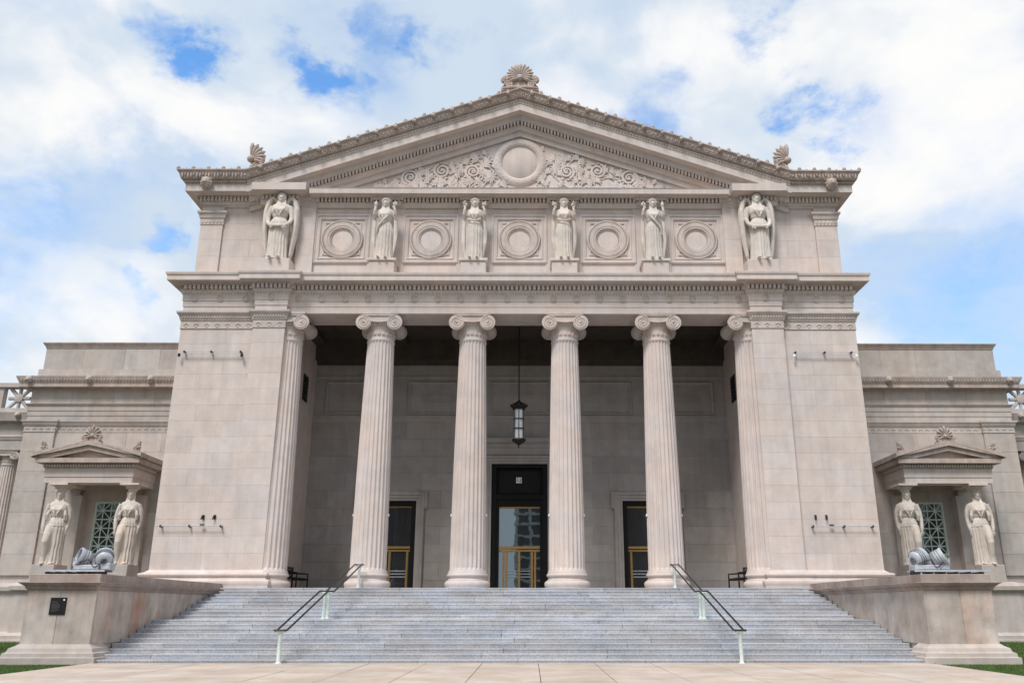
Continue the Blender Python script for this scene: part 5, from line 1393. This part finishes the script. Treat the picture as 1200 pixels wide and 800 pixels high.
for sx in (-1, 1):
    for q in (0, 1):
        cx = [PX(142.5, 1065.4, 640, yc_), PX(58.5, 1149.4, 640, yc_)][q]
        who = 'plaque pedestal' if sx < 0 else 'plain pedestal'
        pos = 'next to the tall pier' if q == 0 else 'on the porch corner farther from the pier'
        T = thing('caryatid_statue', 'stone caryatid %s, behind the %s' % (pos, who), 'statue', (sx*cx, yc_, zc0), 'caryatids carrying the porches')
        flip = -1 if (sx > 0) else 1
        o = put(car, 'figure', T, (sx*cx, yc_, zc0+.002), (0, 0, R(sx*-10)), (flip, 1, 1))
        put(cap2, 'basket_capital', T, (sx*cx+flip*.0035*Hc, yc_, zc0+.972*Hc))
# attic statues
ya = YA-.48
zs_0, zs_1 = PZ(306.5, ya), PZ(228, ya)
ang = figure('angel', zs_1-zs_0, 3)
for sx in (-1, 1):
    x = sx*PX(325, 890.5, 290, ya)
    T = thing('angel_statue', 'winged stone angel high on the attic above the pier on the %s side' % ('plaque' if sx < 0 else 'plain pedestal'), 'statue', (x, ya, zs_0), 'statues along the attic')
    put(ang, 'figure', T, (x, ya, zs_0), (0, 0, 0), (sx, 1, 1))
    MB().cbox(x-.68, x+.68, ya-.34, ya+.5, zA0+.065, zs_0+.002, .02).build('plinth', 'lime', T)
zm_0, zm_1 = PZ(306, ya), PZ(234.5, ya)
maid = [figure('maiden', (zm_1-zm_0), s) for s in (1, 2)]
what = ['whose mantle crosses her robe, nearest the plaque-side angel', 'and girdled robe, second from the plaque-side angel',
        'and girdled robe, second from the plain-side angel', 'whose mantle crosses her robe, nearest the plain-side angel']
for k in range(4):
    x = (k-1.5)*BAY
    T = thing('maiden_statue', 'crowned stone maiden with raised hands %s' % what[k], 'statue', (x, ya, zm_0), 'statues along the attic')
    put(maid[0 if k in (0, 3) else 1], 'figure', T, (x, ya, zm_0), (0, 0, 0), (-1 if k > 1 else 1, 1, 1))
    MB().cbox(x-.62, x+.62, ya-.36, ya+.5, zm_0-.12, zm_0+.004, .02).build('plinth', 'statue', T)
    MB().cbox(x-.55, x+.55, ya-.30, ya+.5, zA0+.065, zm_0-.122, .02).build('pedestal', 'lime', T)

# ================================================================== apartment tower across the street (seen mirrored in the door glass)
TW = thing('apartment_tower', 'beige apartment tower across the street, mirrored in the door glass', 'building', (18, -170, 0))
MB().box(-3.2, 40, -190, -170.6, 0, 95).build('glass_core', 'tglass', TW)
slab = MB().box(0, 45.5, -.9, .9, 0, .7).mesh('floor_slab', 'concrete')
for i in range(30): put(slab, 'floor_slab', TW, (-4.2, -170.3, 2.5+3.1*i))
post = MB().box(-.35, .35, -.6, .6, 0, 95).mesh('facade_post', 'concrete')
for i in range(12): put(post, 'facade_post', TW, (-3.6+4*i, -170.25, 0))

T2 = thing('added_reflection_block', 'unseen dark block added across the street to darken the side door reflection', 'building', (-48, -160, 0))  # unseen, added so the plaque-side door glass mirrors something dark
MB().box(-78, -20, -180, -160, 0, 46).build('walls', M_REFL_BLOCK, T2)
wn_me = MB().box(-1, 1, -.15, .05, 0, 1.8).mesh('window', 'tglass')
for i in range(13):
    for j in range(13): put(wn_me, 'window', T2, (-75+4.3*i, -159.9, 2+3.3*j))
